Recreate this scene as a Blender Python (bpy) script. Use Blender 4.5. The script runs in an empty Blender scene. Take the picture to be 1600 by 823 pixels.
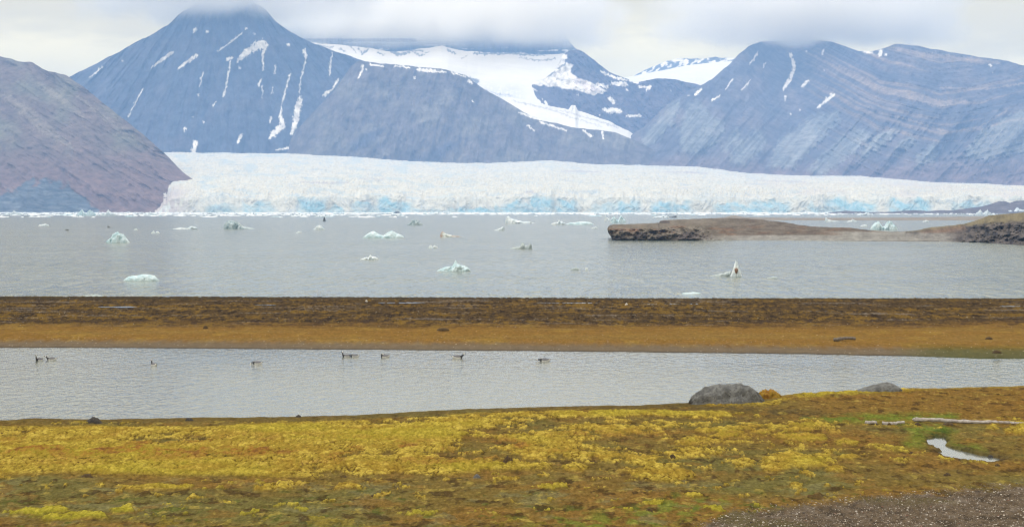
import bpy, bmesh, math, random
import numpy as np

scene = bpy.context.scene
COL = scene.collection
R = math.radians

# ------------------------------------------------------------------ camera
F, HC, YH = 3200.0, 13.0, 326.0          # focal length in photo pixels, eye height, horizon row
TH = math.atan((411.5 - YH) / F)
cam_d = bpy.data.cameras.new('camera'); cam = bpy.data.objects.new('camera', cam_d); COL.objects.link(cam)
cam.location = (0, 0, HC); cam.rotation_euler = (R(90) - TH, 0, 0)
cam_d.sensor_width = 36; cam_d.lens = 36 * F / 1600
cam_d.clip_start = 1; cam_d.clip_end = 60000
scene.camera = cam
scene.view_settings.view_transform = 'Standard'; scene.view_settings.look = 'None'
scene.view_settings.exposure = 0.14; scene.view_settings.gamma = 1.0

SUN_EL, SUN_AZ = 38, 235                 # azimuth clockwise from north (+Y): light comes from behind left
SKY = 0.10
HAZE_D, HAZE_C = 6.2e-5, (0.31, 0.55, 1.0)

w = bpy.data.worlds.new('World'); scene.world = w; w.use_nodes = True
nt = w.node_tree; N = nt.nodes; L = nt.links; N.clear()

class NB:
    """tiny node builder"""
    def __init__(s, tree): s.t = tree; s.n = tree.nodes; s.l = tree.links
    def put(s, v, sock):
        if v is None: return
        if isinstance(v, bpy.types.NodeSocket): s.l.new(v, sock)
        elif isinstance(v, (tuple, list)) and sock.type == 'RGBA' and len(v) == 3: sock.default_value = (*v, 1)
        else: sock.default_value = v
    def math(s, op, a, b=None, c=None, clamp=False):
        m = s.n.new('ShaderNodeMath'); m.operation = op; m.use_clamp = clamp
        s.put(a, m.inputs[0]); s.put(b, m.inputs[1]); s.put(c, m.inputs[2]); return m.outputs[0]
    def vmath(s, op, a, b=None):
        m = s.n.new('ShaderNodeVectorMath'); m.operation = op
        s.put(a, m.inputs[0]); s.put(b, m.inputs[1]); return m.outputs[0]
    def mix(s, f, a, b, kind='MIX'):
        m = s.n.new('ShaderNodeMix'); m.data_type = 'RGBA'; m.blend_type = kind
        s.put(f, m.inputs[0]); s.put(a, m.inputs[6]); s.put(b, m.inputs[7]); return m.outputs[2]
    def noise(s, vec, scale, detail=4, rough=.55, dist=0.0):
        m = s.n.new('ShaderNodeTexNoise'); s.put(vec, m.inputs['Vector'])
        m.inputs['Scale'].default_value = scale; m.inputs['Detail'].default_value = detail
        m.inputs['Roughness'].default_value = rough; m.inputs['Distortion'].default_value = dist
        return m.outputs[0]
    def ramp(s, f, lo, hi, a=0.0, b=1.0, smooth=True):
        m = s.n.new('ShaderNodeMapRange'); m.interpolation_type = 'SMOOTHSTEP' if smooth else 'LINEAR'
        s.put(f, m.inputs[0]); m.inputs[1].default_value = lo; m.inputs[2].default_value = hi
        m.inputs[3].default_value = a; m.inputs[4].default_value = b; return m.outputs[0]
    def attr(s, name, col=False):
        m = s.n.new('ShaderNodeAttribute'); m.attribute_name = name
        return m.outputs['Color'] if col else m.outputs['Fac']
    def scale(s, vec, xyz):
        m = s.n.new('ShaderNodeMapping'); s.put(vec, m.inputs[0]); m.inputs['Scale'].default_value = xyz
        return m.outputs[0]
    def xyz(s, v):
        m = s.n.new('ShaderNodeSeparateXYZ'); s.put(v, m.inputs[0]); return m.outputs
    def bump(s, h, dist, strength=1.0):
        m = s.n.new('ShaderNodeBump'); s.put(h, m.inputs['Height'])
        m.inputs['Distance'].default_value = dist; m.inputs['Strength'].default_value = strength
        return m.outputs[0]

b = NB(nt)
out = N.new('ShaderNodeOutputWorld')
sky = N.new('ShaderNodeTexSky'); sky.sky_type = 'NISHITA'; sky.sun_disc = False
sky.sun_elevation = R(SUN_EL); sky.sun_rotation = R(SUN_AZ)
sky.altitude = 0; sky.air_density = 1.0; sky.dust_density = 2.0
tc = N.new('ShaderNodeTexCoord')
d = tc.outputs['Generated']
X_, Y_, Z_ = b.xyz(d)
# overcast layer: bright warm white near the horizon, brighter overhead, with softly mottled cloud
n1 = b.noise(b.scale(d, (1, 1, 3.2)), 7.0, 6, .55, .4)
n2 = b.noise(b.scale(d, (1, 1, 4.0)), 26.0, 5, .6, .3)
nn = b.math('ADD', b.math('MULTIPLY', n1, .72), b.math('MULTIPLY', n2, .28))
def blob(cx, cz, rx, rz):
    dx = b.math('DIVIDE', b.math('SUBTRACT', X_, cx), rx); dz = b.math('DIVIDE', b.math('SUBTRACT', Z_, cz), rz)
    q = b.math('ADD', b.math('MULTIPLY', dx, dx), b.math('MULTIPLY', dz, dz))
    return b.math('EXPONENT', b.math('MULTIPLY', q, -1.0))
gap = b.math('ADD', blob(-.235, .072, .07, .016), blob(.065, .075, .038, .032))
gap = b.math('ADD', gap, blob(.30, .066, .16, .006))
gap = b.math('SUBTRACT', gap, b.math('MULTIPLY', blob(-.06, .108, .30, .020), .75))
gap = b.math('SUBTRACT', gap, b.math('MULTIPLY', blob(.20, .096, .12, .016), .75))
grey = b.math('ADD', b.math('MULTIPLY', gap, .55), b.math('MULTIPLY', b.math('SUBTRACT', nn, .5), 2.2))
lum = b.ramp(grey, -.25, .5, 0, 1)
near = b.mix(lum, (1.22, 1.04, .66), (1.74, 1.46, .84))
zen = b.mix(b.ramp(n1, .35, .65), (1.95, 1.90, 1.80), (2.52, 2.42, 2.28))
ov = b.mix(b.ramp(Z_, .10, .75), near, zen)
ov = b.mix(b.ramp(Z_, -.05, 0.0), (.35, .33, .30), ov)
bg1 = N.new('ShaderNodeBackground'); bg1.inputs[1].default_value = SKY; L.new(sky.outputs[0], bg1.inputs[0])
bg2 = N.new('ShaderNodeBackground'); bg2.inputs[1].default_value = 0.92; L.new(ov, bg2.inputs[0])
mx = N.new('ShaderNodeMixShader'); mx.inputs[0].default_value = .93
L.new(bg1.outputs[0], mx.inputs[1]); L.new(bg2.outputs[0], mx.inputs[2]); L.new(mx.outputs[0], out.inputs[0])
w.cycles.sampling_method = 'MANUAL'; w.cycles.sample_map_resolution = 512

sd = bpy.data.lights.new('sun', 'SUN'); sd.energy = 1.15; sd.angle = R(12); sd.color = (1, .95, .86)
so = bpy.data.objects.new('sun', sd); COL.objects.link(so)
so.rotation_euler = (R(90 - SUN_EL), 0, R(180 - SUN_AZ))

scene.render.engine = 'CYCLES'
cy = scene.cycles
cy.max_bounces = 10; cy.diffuse_bounces = 2; cy.glossy_bounces = 2; cy.transmission_bounces = 2
cy.volume_bounces = 8; cy.transparent_max_bounces = 8
cy.volume_max_steps = 96; cy.volume_step_rate = 1.0
cy.use_denoising = True; cy.use_adaptive_sampling = True; cy.adaptive_threshold = .015
cy.sample_clamp_indirect = 4
cy.pixel_filter_type = 'BLACKMAN_HARRIS'; cy.filter_width = 1.15

# ------------------------------------------------------------------ helpers
rng = np.random.default_rng(7); random.seed(5)

def ray(px, py):
    px = np.asarray(px, float); py = np.asarray(py, float)
    xc = (px - 800) / F; yc = -(py - 411.5) / F
    return xc, math.cos(TH) + yc * math.sin(TH), -math.sin(TH) + yc * math.cos(TH)
def at_Y(px, py, Y):
    dx, dy, dz = ray(px, py); k = Y / dy
    return dx * k, Y + 0 * k, HC + dz * k
def at_z(px, py, z):
    dx, dy, dz = ray(px, py); k = (z - HC) / dz
    return dx * k, dy * k, z + 0 * k
def project(X, Y, Z):
    Zr = Z - HC
    depth = Y * math.cos(TH) - Zr * math.sin(TH)
    up = Y * math.sin(TH) + Zr * math.cos(TH)
    return 800 + F * X / depth, 411.5 - F * up / depth

def _hash(ix, iy, seed):
    ix = ix.astype(np.uint32); iy = iy.astype(np.uint32)
    h = ix * np.uint32(374761393) + iy * np.uint32(668265263) + np.uint32((seed * 2246822519) & 0xffffffff)
    h = (h ^ (h >> np.uint32(13))) * np.uint32(1274126177)
    h = h ^ (h >> np.uint32(16))
    return h
def perlin(x, y, seed=0):
    x = np.asarray(x, float) + 1000.0; y = np.asarray(y, float) + 1000.0
    xi = np.floor(x).astype(np.int64); yi = np.floor(y).astype(np.int64)
    fx = x - xi; fy = y - yi
    u = fx * fx * fx * (fx * (fx * 6 - 15) + 10); v = fy * fy * fy * (fy * (fy * 6 - 15) + 10)
    def g(ax, ay, dx, dy):
        a = _hash(ax, ay, seed).astype(float) * (2 * math.pi / 4294967296.0)
        return np.cos(a) * dx + np.sin(a) * dy
    a = g(xi, yi, fx, fy); b_ = g(xi + 1, yi, fx - 1, fy)
    c = g(xi, yi + 1, fx, fy - 1); d_ = g(xi + 1, yi + 1, fx - 1, fy - 1)
    return ((a + (b_ - a) * u) * (1 - v) + (c + (d_ - c) * u) * v) * 1.5
def fbm(x, y, oct=5, seed=0, gain=.5, lac=2.03):
    s = 0; a = 1; t = 0
    for k in range(oct):
        s = s + a * perlin(x, y, seed + k * 17); t += a; a *= gain; x = x * lac; y = y * lac
    return s / t * 1.4
def ridged(x, y, oct=4, seed=0, gain=.5, lac=2.1):
    s = 0; a = 1; t = 0
    for k in range(oct):
        s = s + a * (1 - 2 * np.abs(perlin(x, y, seed + k * 17))); t += a; a *= gain; x = x * lac; y = y * lac
    return s / t
def billow(x, y, oct=3, seed=0, gain=.5, lac=2.1):
    s = 0; a = 1; t = 0
    for k in range(oct):
        s = s + a * (1 - (1 - np.minimum(1, 1.6 * np.abs(perlin(x, y, seed + k * 17)))) ** 2); t += a; a *= gain; x = x * lac; y = y * lac
    return s / t
def sm(x, a, b_):
    t = np.clip((x - a) / (b_ - a), 0, 1); return t * t * (3 - 2 * t)
def lerp(a, b_, t): return a + (b_ - a) * t
def pl(px, pts):
    p = np.array(pts, float); return np.interp(px, p[:, 0], p[:, 1])
def cmix(A, B, t):
    return A + (np.asarray(B) - A) * t[..., None]
def poly_in(px, py, poly, soft=3.0):
    """signed soft inside mask of a polygon"""
    p = np.array(poly, float); inside = np.zeros(px.shape, bool); dmin = np.full(px.shape, 1e9)
    x0, y0 = p.min(0) - 3 * soft; x1, y1 = p.max(0) + 3 * soft
    sel = (px > x0) & (px < x1) & (py > y0) & (py < y1)
    X, Y = px[sel], py[sel]; ins = np.zeros(X.shape, bool); dm = np.full(X.shape, 1e9)
    for i in range(len(p)):
        ax, ay = p[i]; bx, by = p[(i + 1) % len(p)]
        c = ((ay > Y) != (by > Y)) & (X < (bx - ax) * (Y - ay) / (by - ay + 1e-9) + ax)
        ins ^= c
        t = np.clip(((X - ax) * (bx - ax) + (Y - ay) * (by - ay)) / ((bx - ax) ** 2 + (by - ay) ** 2 + 1e-9), 0, 1)
        dm = np.minimum(dm, np.hypot(X - ax - t * (bx - ax), Y - ay - t * (by - ay)))
    sd_ = np.where(ins, dm, -dm)
    o = np.zeros(px.shape); o[sel] = np.clip(.5 + sd_ / (2 * soft), 0, 1)
    return o
def strokes(px, py, lst, jit=1.0, seed=3):
    """snow streaks: polylines (x, y, halfwidth) turned into a 0..1 mask on the slope"""
    wob = fbm(px / 5, py / 7, 5, seed, .65) * 2.8 * jit; wob2 = fbm(px / 4 + 40, py / 6, 5, seed + 5, .65) * 2.6 * jit
    edge = fbm(px / 2.6, py / 4, 4, seed + 9) * 1.5
    o = np.zeros(px.shape)
    for st in lst:
        p = np.array([q if len(q) == 3 else (*q, 1) for q in st], float)
        if len(p) == 1: p = np.vstack([p, p + [[.6, .8, 0]]])
        m = p[:, 2].max() * 3 + 4
        sel = (px > p[:, 0].min() - m) & (px < p[:, 0].max() + m) & (py > p[:, 1].min() - m) & (py < p[:, 1].max() + m)
        if not sel.any(): continue
        X = px[sel] + wob[sel]; Y = py[sel] + wob2[sel]; best = np.full(X.shape, -9.0)
        for i in range(len(p) - 1):
            ax, ay, aw = p[i]; bx, by, bw = p[i + 1]
            t = np.clip(((X - ax) * (bx - ax) + (Y - ay) * (by - ay)) / ((bx - ax) ** 2 + (by - ay) ** 2 + 1e-9), 0, 1)
            dd = np.hypot(X - ax - t * (bx - ax), Y - ay - t * (by - ay))
            ww = aw + (bw - aw) * t
            best = np.maximum(best, (ww * (1.0 + .55 * edge[sel]) - dd) / 1.0)
        o[sel] = np.maximum(o[sel], np.clip(.5 + best * .8, 0, 1))
    return o

def tag(o, label=None, cat=None, group=None, kind=None):
    if label: o['label'] = label
    if cat: o['category'] = cat
    if group: o['group'] = group
    if kind: o['kind'] = kind
    return o

def make_mesh(name, verts, faces_idx, mat, attrs=None, smooth=True, parent=None, counts=None):
    me = bpy.data.meshes.new(name)
    verts = np.asarray(verts, np.float32); faces_idx = np.asarray(faces_idx, np.int32)
    me.vertices.add(len(verts)); me.vertices.foreach_set('co', verts.ravel())
    k = faces_idx.shape[1]
    me.loops.add(faces_idx.size); me.loops.foreach_set('vertex_index', faces_idx.ravel())
    me.polygons.add(len(faces_idx))
    me.polygons.foreach_set('loop_start', np.arange(0, faces_idx.size, k, dtype=np.int32))
    me.polygons.foreach_set('use_smooth', np.full(len(faces_idx), smooth))
    me.update(calc_edges=True); me.validate()
    for n, a in (attrs or {}).items():
        a = np.asarray(a, np.float32)
        if a.ndim == 2 and a.shape[1] == 3:
            at = me.attributes.new(n, 'FLOAT_COLOR', 'POINT')
            at.data.foreach_set('color', np.hstack([a, np.ones((len(a), 1), np.float32)]).ravel())
        else:
            at = me.attributes.new(n, 'FLOAT', 'POINT'); at.data.foreach_set('value', a.ravel())
    if isinstance(mat, (list, tuple)):
        for m in mat: me.materials.append(m)
    elif mat: me.materials.append(mat)
    o = bpy.data.objects.new(name, me); COL.objects.link(o)
    if parent: o.parent = parent
    return o

def grid_faces(r, c):
    i = np.arange(r * c).reshape(r, c)
    return np.stack([i[:-1, :-1], i[:-1, 1:], i[1:, 1:], i[1:, :-1]], -1).reshape(-1, 4)

def grid_obj(name, X, Y, Z, mat, attrs=None, smooth=True, face_mask=None, flip=False):
    r, c = X.shape
    f = grid_faces(r, c)
    if flip: f = f[:, ::-1]
    V = np.stack([X, Y, Z], -1).reshape(-1, 3)
    at = {k: (a.reshape(-1, 3) if a.ndim == 3 else a.ravel()) for k, a in (attrs or {}).items()}
    if face_mask is not None:
        f = f[face_mask.ravel()]
        used = np.zeros(len(V), bool); used[f.ravel()] = True
        remap = np.cumsum(used) - 1
        V = V[used]; f = remap[f]; at = {k: a[used] for k, a in at.items()}
    return make_mesh(name, V, f, mat, at, smooth)

# ------------------------------------------------------------------ materials
def new_mat(name):
    m = bpy.data.materials.new(name); m.use_nodes = True; m.node_tree.nodes.clear()
    nb = NB(m.node_tree); o = nb.n.new('ShaderNodeOutputMaterial'); p = nb.n.new('ShaderNodeBsdfPrincipled')
    nb.l.new(p.outputs[0], o.inputs[0]); tc_ = nb.n.new('ShaderNodeTexCoord')
    return m, nb, p, tc_.outputs['Object'], o

def attr_mat(name, var=.25, scale=1.0, rough=.95, bump=0.0, bscale=1.0, spec=.2, stretch=(1, 1, 1)):
    """vertex albedo from attribute 'col' broken up with noise"""
    m, nb, p, oc, _ = new_mat(name)
    oc = nb.scale(oc, stretch)
    n = nb.noise(oc, scale, 7, .72)
    f = nb.ramp(n, .25, .75, 1 - var, 1 + var, False)
    mul = nb.vmath('SCALE', nb.attr('col', True)); nb.l.new(f, mul.node.inputs['Scale'])
    nb.put(mul, p.inputs['Base Color'])
    p.inputs['Roughness'].default_value = rough; p.inputs['Specular IOR Level'].default_value = spec
    if bump:
        nb.put(nb.bump(nb.noise(oc, bscale, 6, .65), bump), p.inputs['Normal'])
    return m

M = {}
M['rock_far'] = attr_mat('rock_far', .6, .016, 1, 30, .010, 0.0, (1, 1, 1))
M['snow'] = attr_mat('snow_ice', .05, .01, 1, 4, .02, 0.0)
M['rock_near'] = attr_mat('rock_near', .55, .03, 1, 18, .02, 0.0)
M['ice_wall'] = attr_mat('glacier_ice', .07, .05, .8, 3, .06, 0.0)
M['ground'] = attr_mat('tundra', .42, 3.0, 1, .10, 4.0, 0.0)
M['moss'] = attr_mat('moss', .30, 6.0, 1, .16, 6.0, 0.0)
M['strip'] = attr_mat('mudflat', .25, 1.2, 1, .12, 2.0, 0.0, (1, .5, 1))
M['shore'] = attr_mat('headland_rock', .45, .3, 1, 1.6, .25, 0.0)

def water_mat(name, base, rough, s1, d1, s2, d2, ior=1.33, stretch=(1, 1, 1), spec=.5, calm=None):
    m, nb, p, oc, _ = new_mat(name)
    v = nb.scale(oc, stretch)
    n_1 = nb.noise(v, s1, 3, .55, .6); n_2 = nb.noise(v, s2, 3, .5, .3)
    big = nb.noise(oc, .012, 4, .6)
    h = nb.math('ADD', nb.math('MULTIPLY', n_1, d1), nb.math('MULTIPLY', n_2, d2))
    h = nb.math('MULTIPLY', h, nb.ramp(big, .35, .65, .75, 1.2))
    if calm: h = nb.math('MULTIPLY', h, nb.ramp(nb.math('ADD', nb.xyz(oc)[1], nb.math('MULTIPLY', nb.noise(oc, .05, 3), 14)), calm[0] + 7, calm[1] + 7, 1, .6))
    nb.put(nb.bump(h, 1.0), p.inputs['Normal'])
    nb.put(base, p.inputs['Base Color']); p.inputs['Roughness'].default_value = rough
    p.inputs['IOR'].default_value = ior
    return m
M['sea'] = water_mat('fjord_water', (.10, .13, .11), .12, .50, 3.2, 1.3, .8, stretch=(1, .12, 1))
M['pond'] = water_mat('pond_water', (.125, .14, .115), .08, 1.5, .16, 3.6, .06, stretch=(1, .38, 1), calm=(150, 166))
M['stream'] = water_mat('stream_water', (.12, .13, .12), .12, 6, .0015, 20, .0003)

def ice_mat(name, base, base2, dirt=None):
    m, nb, p, oc, _ = new_mat(name)
    n = nb.noise(oc, .35, 5, .6, .5)
    c = nb.mix(nb.ramp(n, .38, .62), base, base2)
    if dirt: c = nb.mix(nb.ramp(nb.noise(oc, .5, 4, .6), .5, .6), c, dirt)
    nb.put(c, p.inputs['Base Color']); p.inputs['Roughness'].default_value = .45
    p.inputs['Subsurface Weight'].default_value = .0
    nb.put(nb.bump(nb.noise(oc, 1.2, 5, .6), .35), p.inputs['Normal'])
    return m
M['ice_white'] = ice_mat('ice_white', (.60, .64, .65), (.42, .50, .54))
M['brash'] = ice_mat('brash_white', (.80, .82, .82), (.66, .72, .74))
M['ice_cyan'] = ice_mat('ice_cyan', (.32, .46, .50), (.50, .60, .63))
M['ice_green'] = ice_mat('ice_green', (.16, .23, .25), (.38, .45, .47))
M['ice_grey'] = ice_mat('ice_grey', (.34, .40, .40), (.20, .24, .24))
M['ice_dirty'] = ice_mat('ice_dirty', (.55, .60, .58), (.40, .42, .40), (.30, .20, .15))
M['ice_dark'] = ice_mat('ice_dark', (.05, .06, .06), (.10, .11, .11))

# ------------------------------------------------------------------ fjord water
def sheet(name, x0, x1, y0, y1, z, mat):
    V = [(x0, y0, z), (x1, y0, z), (x1, y1, z), (x0, y1, z)]
    return make_mesh(name, V, [(0, 1, 2, 3)], mat, smooth=False)
tag(sheet('sea', -11900, 11900, -1900, 18900, 0, M['sea']), kind='structure')

# ------------------------------------------------------------------ mountains
def relief(name, ridge, base, yf, yb, colfn, mat, x0, x1, step=.9, rows=260, depth_pow=1.0, jag=1.5,
           jseed=1, disp=None, back=2200, zback=-1.5):
    """a mountainside: foot at distance yf, crest at distance yb, falling away again behind the crest"""
    px = np.arange(x0, x1 + step, step); v = np.linspace(0, 1, rows)
    rd = pl(px, ridge) + jag * fbm(px / 22, px * 0 + 3.3, 5, jseed)
    bs = pl(px, base) if not np.isscalar(base) else np.full(px.shape, float(base))
    rd = np.minimum(rd, bs - 1.0)
    PX, Vv = np.meshgrid(px, v)
    PY = bs + (rd - bs) * Vv
    yF = yf(px) if callable(yf) else np.full(px.shape, float(yf))
    yB = yb(px) if callable(yb) else np.full(px.shape, float(yb))
    Y = yF + (yB - yF) * Vv ** depth_pow
    if disp is not None:
        env = np.clip(Vv * 6, 0, 1)
        Y = Y + disp(PX, PY) * env
    X, Yw, Z = at_Y(PX, PY, Y)
    colr = colfn(PX, PY)
    # far side
    xb, ybk, zb = [], [], []
    for t in (.12, .3, .55, .8, 1.0):
        Yk = Y[-1] + back * t; k = Yk / Y[-1]
        xb.append(X[-1] * (1 + (k - 1) * .6)); ybk.append(Yk); zb.append(Z[-1] + (zback - Z[-1]) * t ** 1.2)
    X = np.vstack([X, xb]); Yw = np.vstack([Yw, ybk]); Z = np.vstack([Z, zb])
    colr = np.concatenate([colr, np.repeat(colr[-1:], 5, 0)], 0)
    o = grid_obj(name, X, Yw, Z, mat, {'col': colr})
    tag(o, kind='structure'); return o

SNOW = np.array([.92, .85, .74]); SNOW_D = np.array([.78, .72, .68])
def colbase(PX, c): return np.ones(PX.shape + (3,)) * np.array(c)

# -- the near brown mountain on the left
ridgeA = [(-420, 20), (-200, 60), (-60, 80), (0, 88), (28, 95), (50, 98), (66, 108), (104, 119), (130, 135), (160, 160), (195, 187),
          (230, 215), (262, 244), (285, 268), (300, 280), (318, 292), (345, 306)]
def dispA(px, py):
    q = py - px * .62; al = px + py
    g = ridged(q / 58 + .5 * fbm(px / 90, py / 90, 3, 6), al / 260, 3, 4) * 70 + fbm(q / 9, al / 60, 4, 8) * 22 + fbm(px / 10, py / 10, 3, 9) * 9
    return -g
def colA(px, py):
    n = fbm(px / 50, py / 40, 5, 12); s = (px - (py - 100) * 1.1)
    st = fbm((py - px * .62 + 8 * n) / 7, (py + px) / 110, 4, 21)
    c = colbase(px, (.165, .125, .105))
    c = cmix(c, (.175, .16, .12), sm(fbm(px / 80, py / 60, 4, 31), -.1, .5) * (1 - sm(py, 200, 290)))
    c = cmix(c, (.185, .12, .105), sm(py + 25 * n, 215, 285) * .8)
    c = cmix(c, (.13, .10, .10), sm(st, .05, .55) * .30)
    # pale scree chutes
    sc = strokes(px, py, [[(8, 150, 5), (45, 178, 9), (75, 205, 8), (112, 230, 3)], [(60, 130, 4), (95, 155, 5), (130, 182, 3)],
                          [(120, 150, 2), (160, 182, 3), (205, 215, 2)]], 2.2, 5)
    c = cmix(c, (.27, .23, .18), sc * .5)
    # layered grey outcrop at the foot
    top = pl(px, [(-400, 290), (-60, 300), (0, 305), (25, 292), (50, 281), (85, 282), (110, 292), (135, 310), (150, 328), (160, 340)])
    oc = sm(py - top + 16 * fbm(px / 16, py / 9, 4, 40), -3, 5)
    lay = fbm(px / 34, (py - px * .05 + 6 * n) / 3.5, 5, 41)
    c2 = cmix(colbase(px, (.085, .105, .125)), (.15, .165, .18), sm(lay, -.3, .5))
    c = c * (1 - oc[..., None]) + c2 * oc[..., None]
    return c * (1 + .22 * n[..., None])
relief('mountain_brown', ridgeA, [(-420, 333), (345, 333)], 6960, lambda p: 7350 + np.clip((330 - p), 0, 330) * 4.2,
       colA, M['rock_near'], -420, 345, jag=2.0, disp=dispA, back=1500)

# -- the dark blue peak with its head in the cloud
ridgeB = [(60, 150), (110, 120), (150, 100), (200, 73), (240, 52), (262, 40), (280, 22), (305, 6), (350, -4), (395, 0), (418, 18), (430, 34),
          (455, 51), (480, 64), (505, 74), (540, 85), (575, 98), (640, 112), (700, 130)]
def gullyB(px, py):
    cx = 350; s = (px - cx) / (0.35 + (py - 0) / 260.0)
    return s
def dispB(px, py):
    s = gullyB(px, py)
    return -(ridged(s / 44, py / 260, 4, 61) * 62 + fbm(px / 16, py / 26, 4, 62) * 28)
snowB = [[(371, 96, 1.5), (382, 85, 4), (396, 75, 5.5), (409, 69, 6.5), (414, 74, 4.5)], [(411, 80, 2), (411, 110, .8)],
         [(408, 124, 1), (404, 134, 1.5)], [(410, 135, 1), (410, 153, .6)], [(356, 93, 2.6), (362, 90, 2)],
         [(360, 95, 1), (355, 127, 1), (349, 151, 1.2)], [(378, 52, 1), (358, 68, .8), (340, 81, .6)], [(306, 87, 2.4), (279, 107, 1.6)],
         [(270, 82, 2), (252, 94, 2.2), (237, 106, 1)], [(159, 105, 1.2), (141, 121, .8)], [(223, 138, .9), (200, 183, .7)],
         [(317, 113, .8), (312, 136, .6)], [(309, 148, 1.2)], [(289, 200, 1.5), (288, 206, .6)], [(305, 222, 3), (303, 238, 4)],
         [(377, 212, 2.6), (372, 222, 2)], [(453, 115, .7), (444, 149, 1.1), (440, 166, .7), (438, 182, 2), (442, 196, 4), (428, 208, 4.5), (421, 216, 1.5)],
         [(476, 79, 2.6), (478, 94, .8), (470, 123, .8), (468, 145, .8)], [(469, 155, 3.5), (464, 175, 4.5), (461, 194, 4.2), (456, 208, 2)],
         [(519, 83, 1), (516, 100, 1), (516, 117, 1.6)], [(528, 124, 2), (521, 138, 1), (507, 148, 2.8)], [(522, 158, 2.4), (514, 170, 3), (500, 184, 1.4)],
         [(459, 222, 1.6), (450, 231, 1.6), (430, 235, 1.2)], [(430, 103, .9), (430, 115, .5)], [(426, 136, .7), (425, 147, .5)], [(423, 184, 1.4), (422, 193, .8)],
         [(305, 47, 2.2), (302, 52, 1)], [(323, 49, 1.8)], [(451, 70, 1.8)], [(397, 53, .6)], [(384, 44, 1.3)], [(190, 95, 1)], [(337, 160, .8), (332, 165, .8)],
         [(301, 183, .7)], [(318, 190, 1.0)], [(375, 106, 1.2)]]
def colB(px, py):
    n = fbm(px / 60, py / 60, 5, 71); s = gullyB(px, py)
    st = ridged(s / 20, py / 160, 4, 72)
    c = colbase(px, (.082, .090, .115))  # cloud shadow and some haze blue are put into this rock colour
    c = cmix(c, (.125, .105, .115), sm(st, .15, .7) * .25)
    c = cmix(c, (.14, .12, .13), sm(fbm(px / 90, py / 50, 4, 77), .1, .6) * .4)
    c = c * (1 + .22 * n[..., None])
    return cmix(c, SNOW, strokes(px, py, snowB, 1, 3))
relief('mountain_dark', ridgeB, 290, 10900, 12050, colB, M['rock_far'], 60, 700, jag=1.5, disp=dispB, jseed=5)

# -- the rounded shoulder in front of it
ridgeC = [(425, 262), (440, 240), (462, 205), (480, 186), (500, 165), (520, 145), (535, 122), (548, 104), (560, 96), (578, 97), (600, 100), (640, 103),
          (697, 109), (727, 117), (738, 126), (765, 145), (790, 158), (816, 174), (850, 189), (901, 200), (960, 206), (1000, 222), (1040, 245)]
snowC = [[(578, 101, 1.6), (599, 104, 1.2)], [(616, 103, 1.2), (639, 106, 1.4)], [(654, 109, 2.2), (675, 111, 2.4), (697, 113, 1)], [(705, 113, 1), (727, 120, .8)],
         [(567, 103, 2), (565, 112, 1.6), (560, 122, .8)], [(648, 121, 1.4)], [(741, 160, 1), (738, 158, 1)], [(811, 176, 1), (832, 183, 2), (858, 190, 1)],
         [(845, 191, 1.2), (884, 204, 1.2)], [(824, 196, 1.4), (835, 204, .8)], [(911, 204, 1.6), (924, 213, 1.2)], [(941, 207, 1.8), (943, 217, .8)],
         [(572, 108, 1)], [(733, 126, 2), (737, 132, .8)]]
def dispC(px, py):
    s = px + (py - 100) * .3
    return -(ridged(s / 46, py / 190, 3, 81) * 55 + fbm(px / 14, py / 22, 4, 82) * 24)
def colC(px, py):
    n = fbm(px / 50, py / 36, 5, 91); s = px + (py - 100) * .22 + 3 * n
    st = fbm(s / 5, py / 60, 4, 92)
    c = colbase(px, (.15, .125, .115))
    c = cmix(c, (.21, .185, .15), sm(fbm(px / 60, py / 40, 4, 95), -.1, .5) * .6)
    lay = fbm(px / 160, (py - 20 * np.sin(px / 120)) / 5, 3, 97)
    c = cmix(c, (.10, .09, .10), sm(lay, .1, .6) * .35 * (1 - sm(py, 130, 170)))
    dk = poly_in(px, py, [(640, 253), (665, 240), (700, 222), (720, 222), (700, 240), (690, 254)], 4) + \
         poly_in(px, py, [(545, 225), (575, 205), (600, 200), (585, 220), (550, 240)], 5)
    c = cmix(c, (.085, .085, .11), np.clip(dk, 0, 1) * .8)
    c = c * (1 + .26 * n[..., None] + .16 * st[..., None])
    return cmix(c, SNOW, strokes(px, py, snowC, 1, 13))
relief('mountain_shoulder', ridgeC, 292, 10600, lambda p: 11250 + 0 * p, colC, M['rock_far'], 425, 1040, jag=1.3, disp=dispC, jseed=9, back=1800)

# -- plateau cliffs under the cloud, far snowfield, valley glacier tongue
def colE(px, py):
    n = fbm(px / 8, py / 40, 4, 101)
    c = colbase(px, (.10, .11, .14)) * (1 + .4 * n[..., None])
    lay = fbm(px / 120, py / 3, 3, 102)
    return cmix(c, SNOW, sm(lay + .6 * fbm(px / 10, py / 10, 4, 103) - (85 - py) / 40, .15, .45) * .8)
relief('mountain_plateau', [(440, 44), (500, 38), (700, 42), (850, 42), (885, 58), (909, 86), (930, 100)], 112, 14050, 14400, colE, M['rock_far'], 440, 930,
       rows=90, jag=2.5, disp=lambda px, py: -ridged(px / 14, py / 60, 4, 105) * 60, back=2500)
def snowcol(tint=(.80, .77, .73), dirt=None, sd_=111):
    def f(px, py):
        n = fbm(px / 40, py / 12, 5, sd_); st = fbm((px + py * 2) / 90, (py - px * .12) / 4, 4, sd_ + 3)
        c = colbase(px, tint) * (1 + .05 * n[..., None] + .05 * st[..., None])
        if dirt is not None: c = dirt(px, py, c, n)
        return c
    return f
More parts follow.
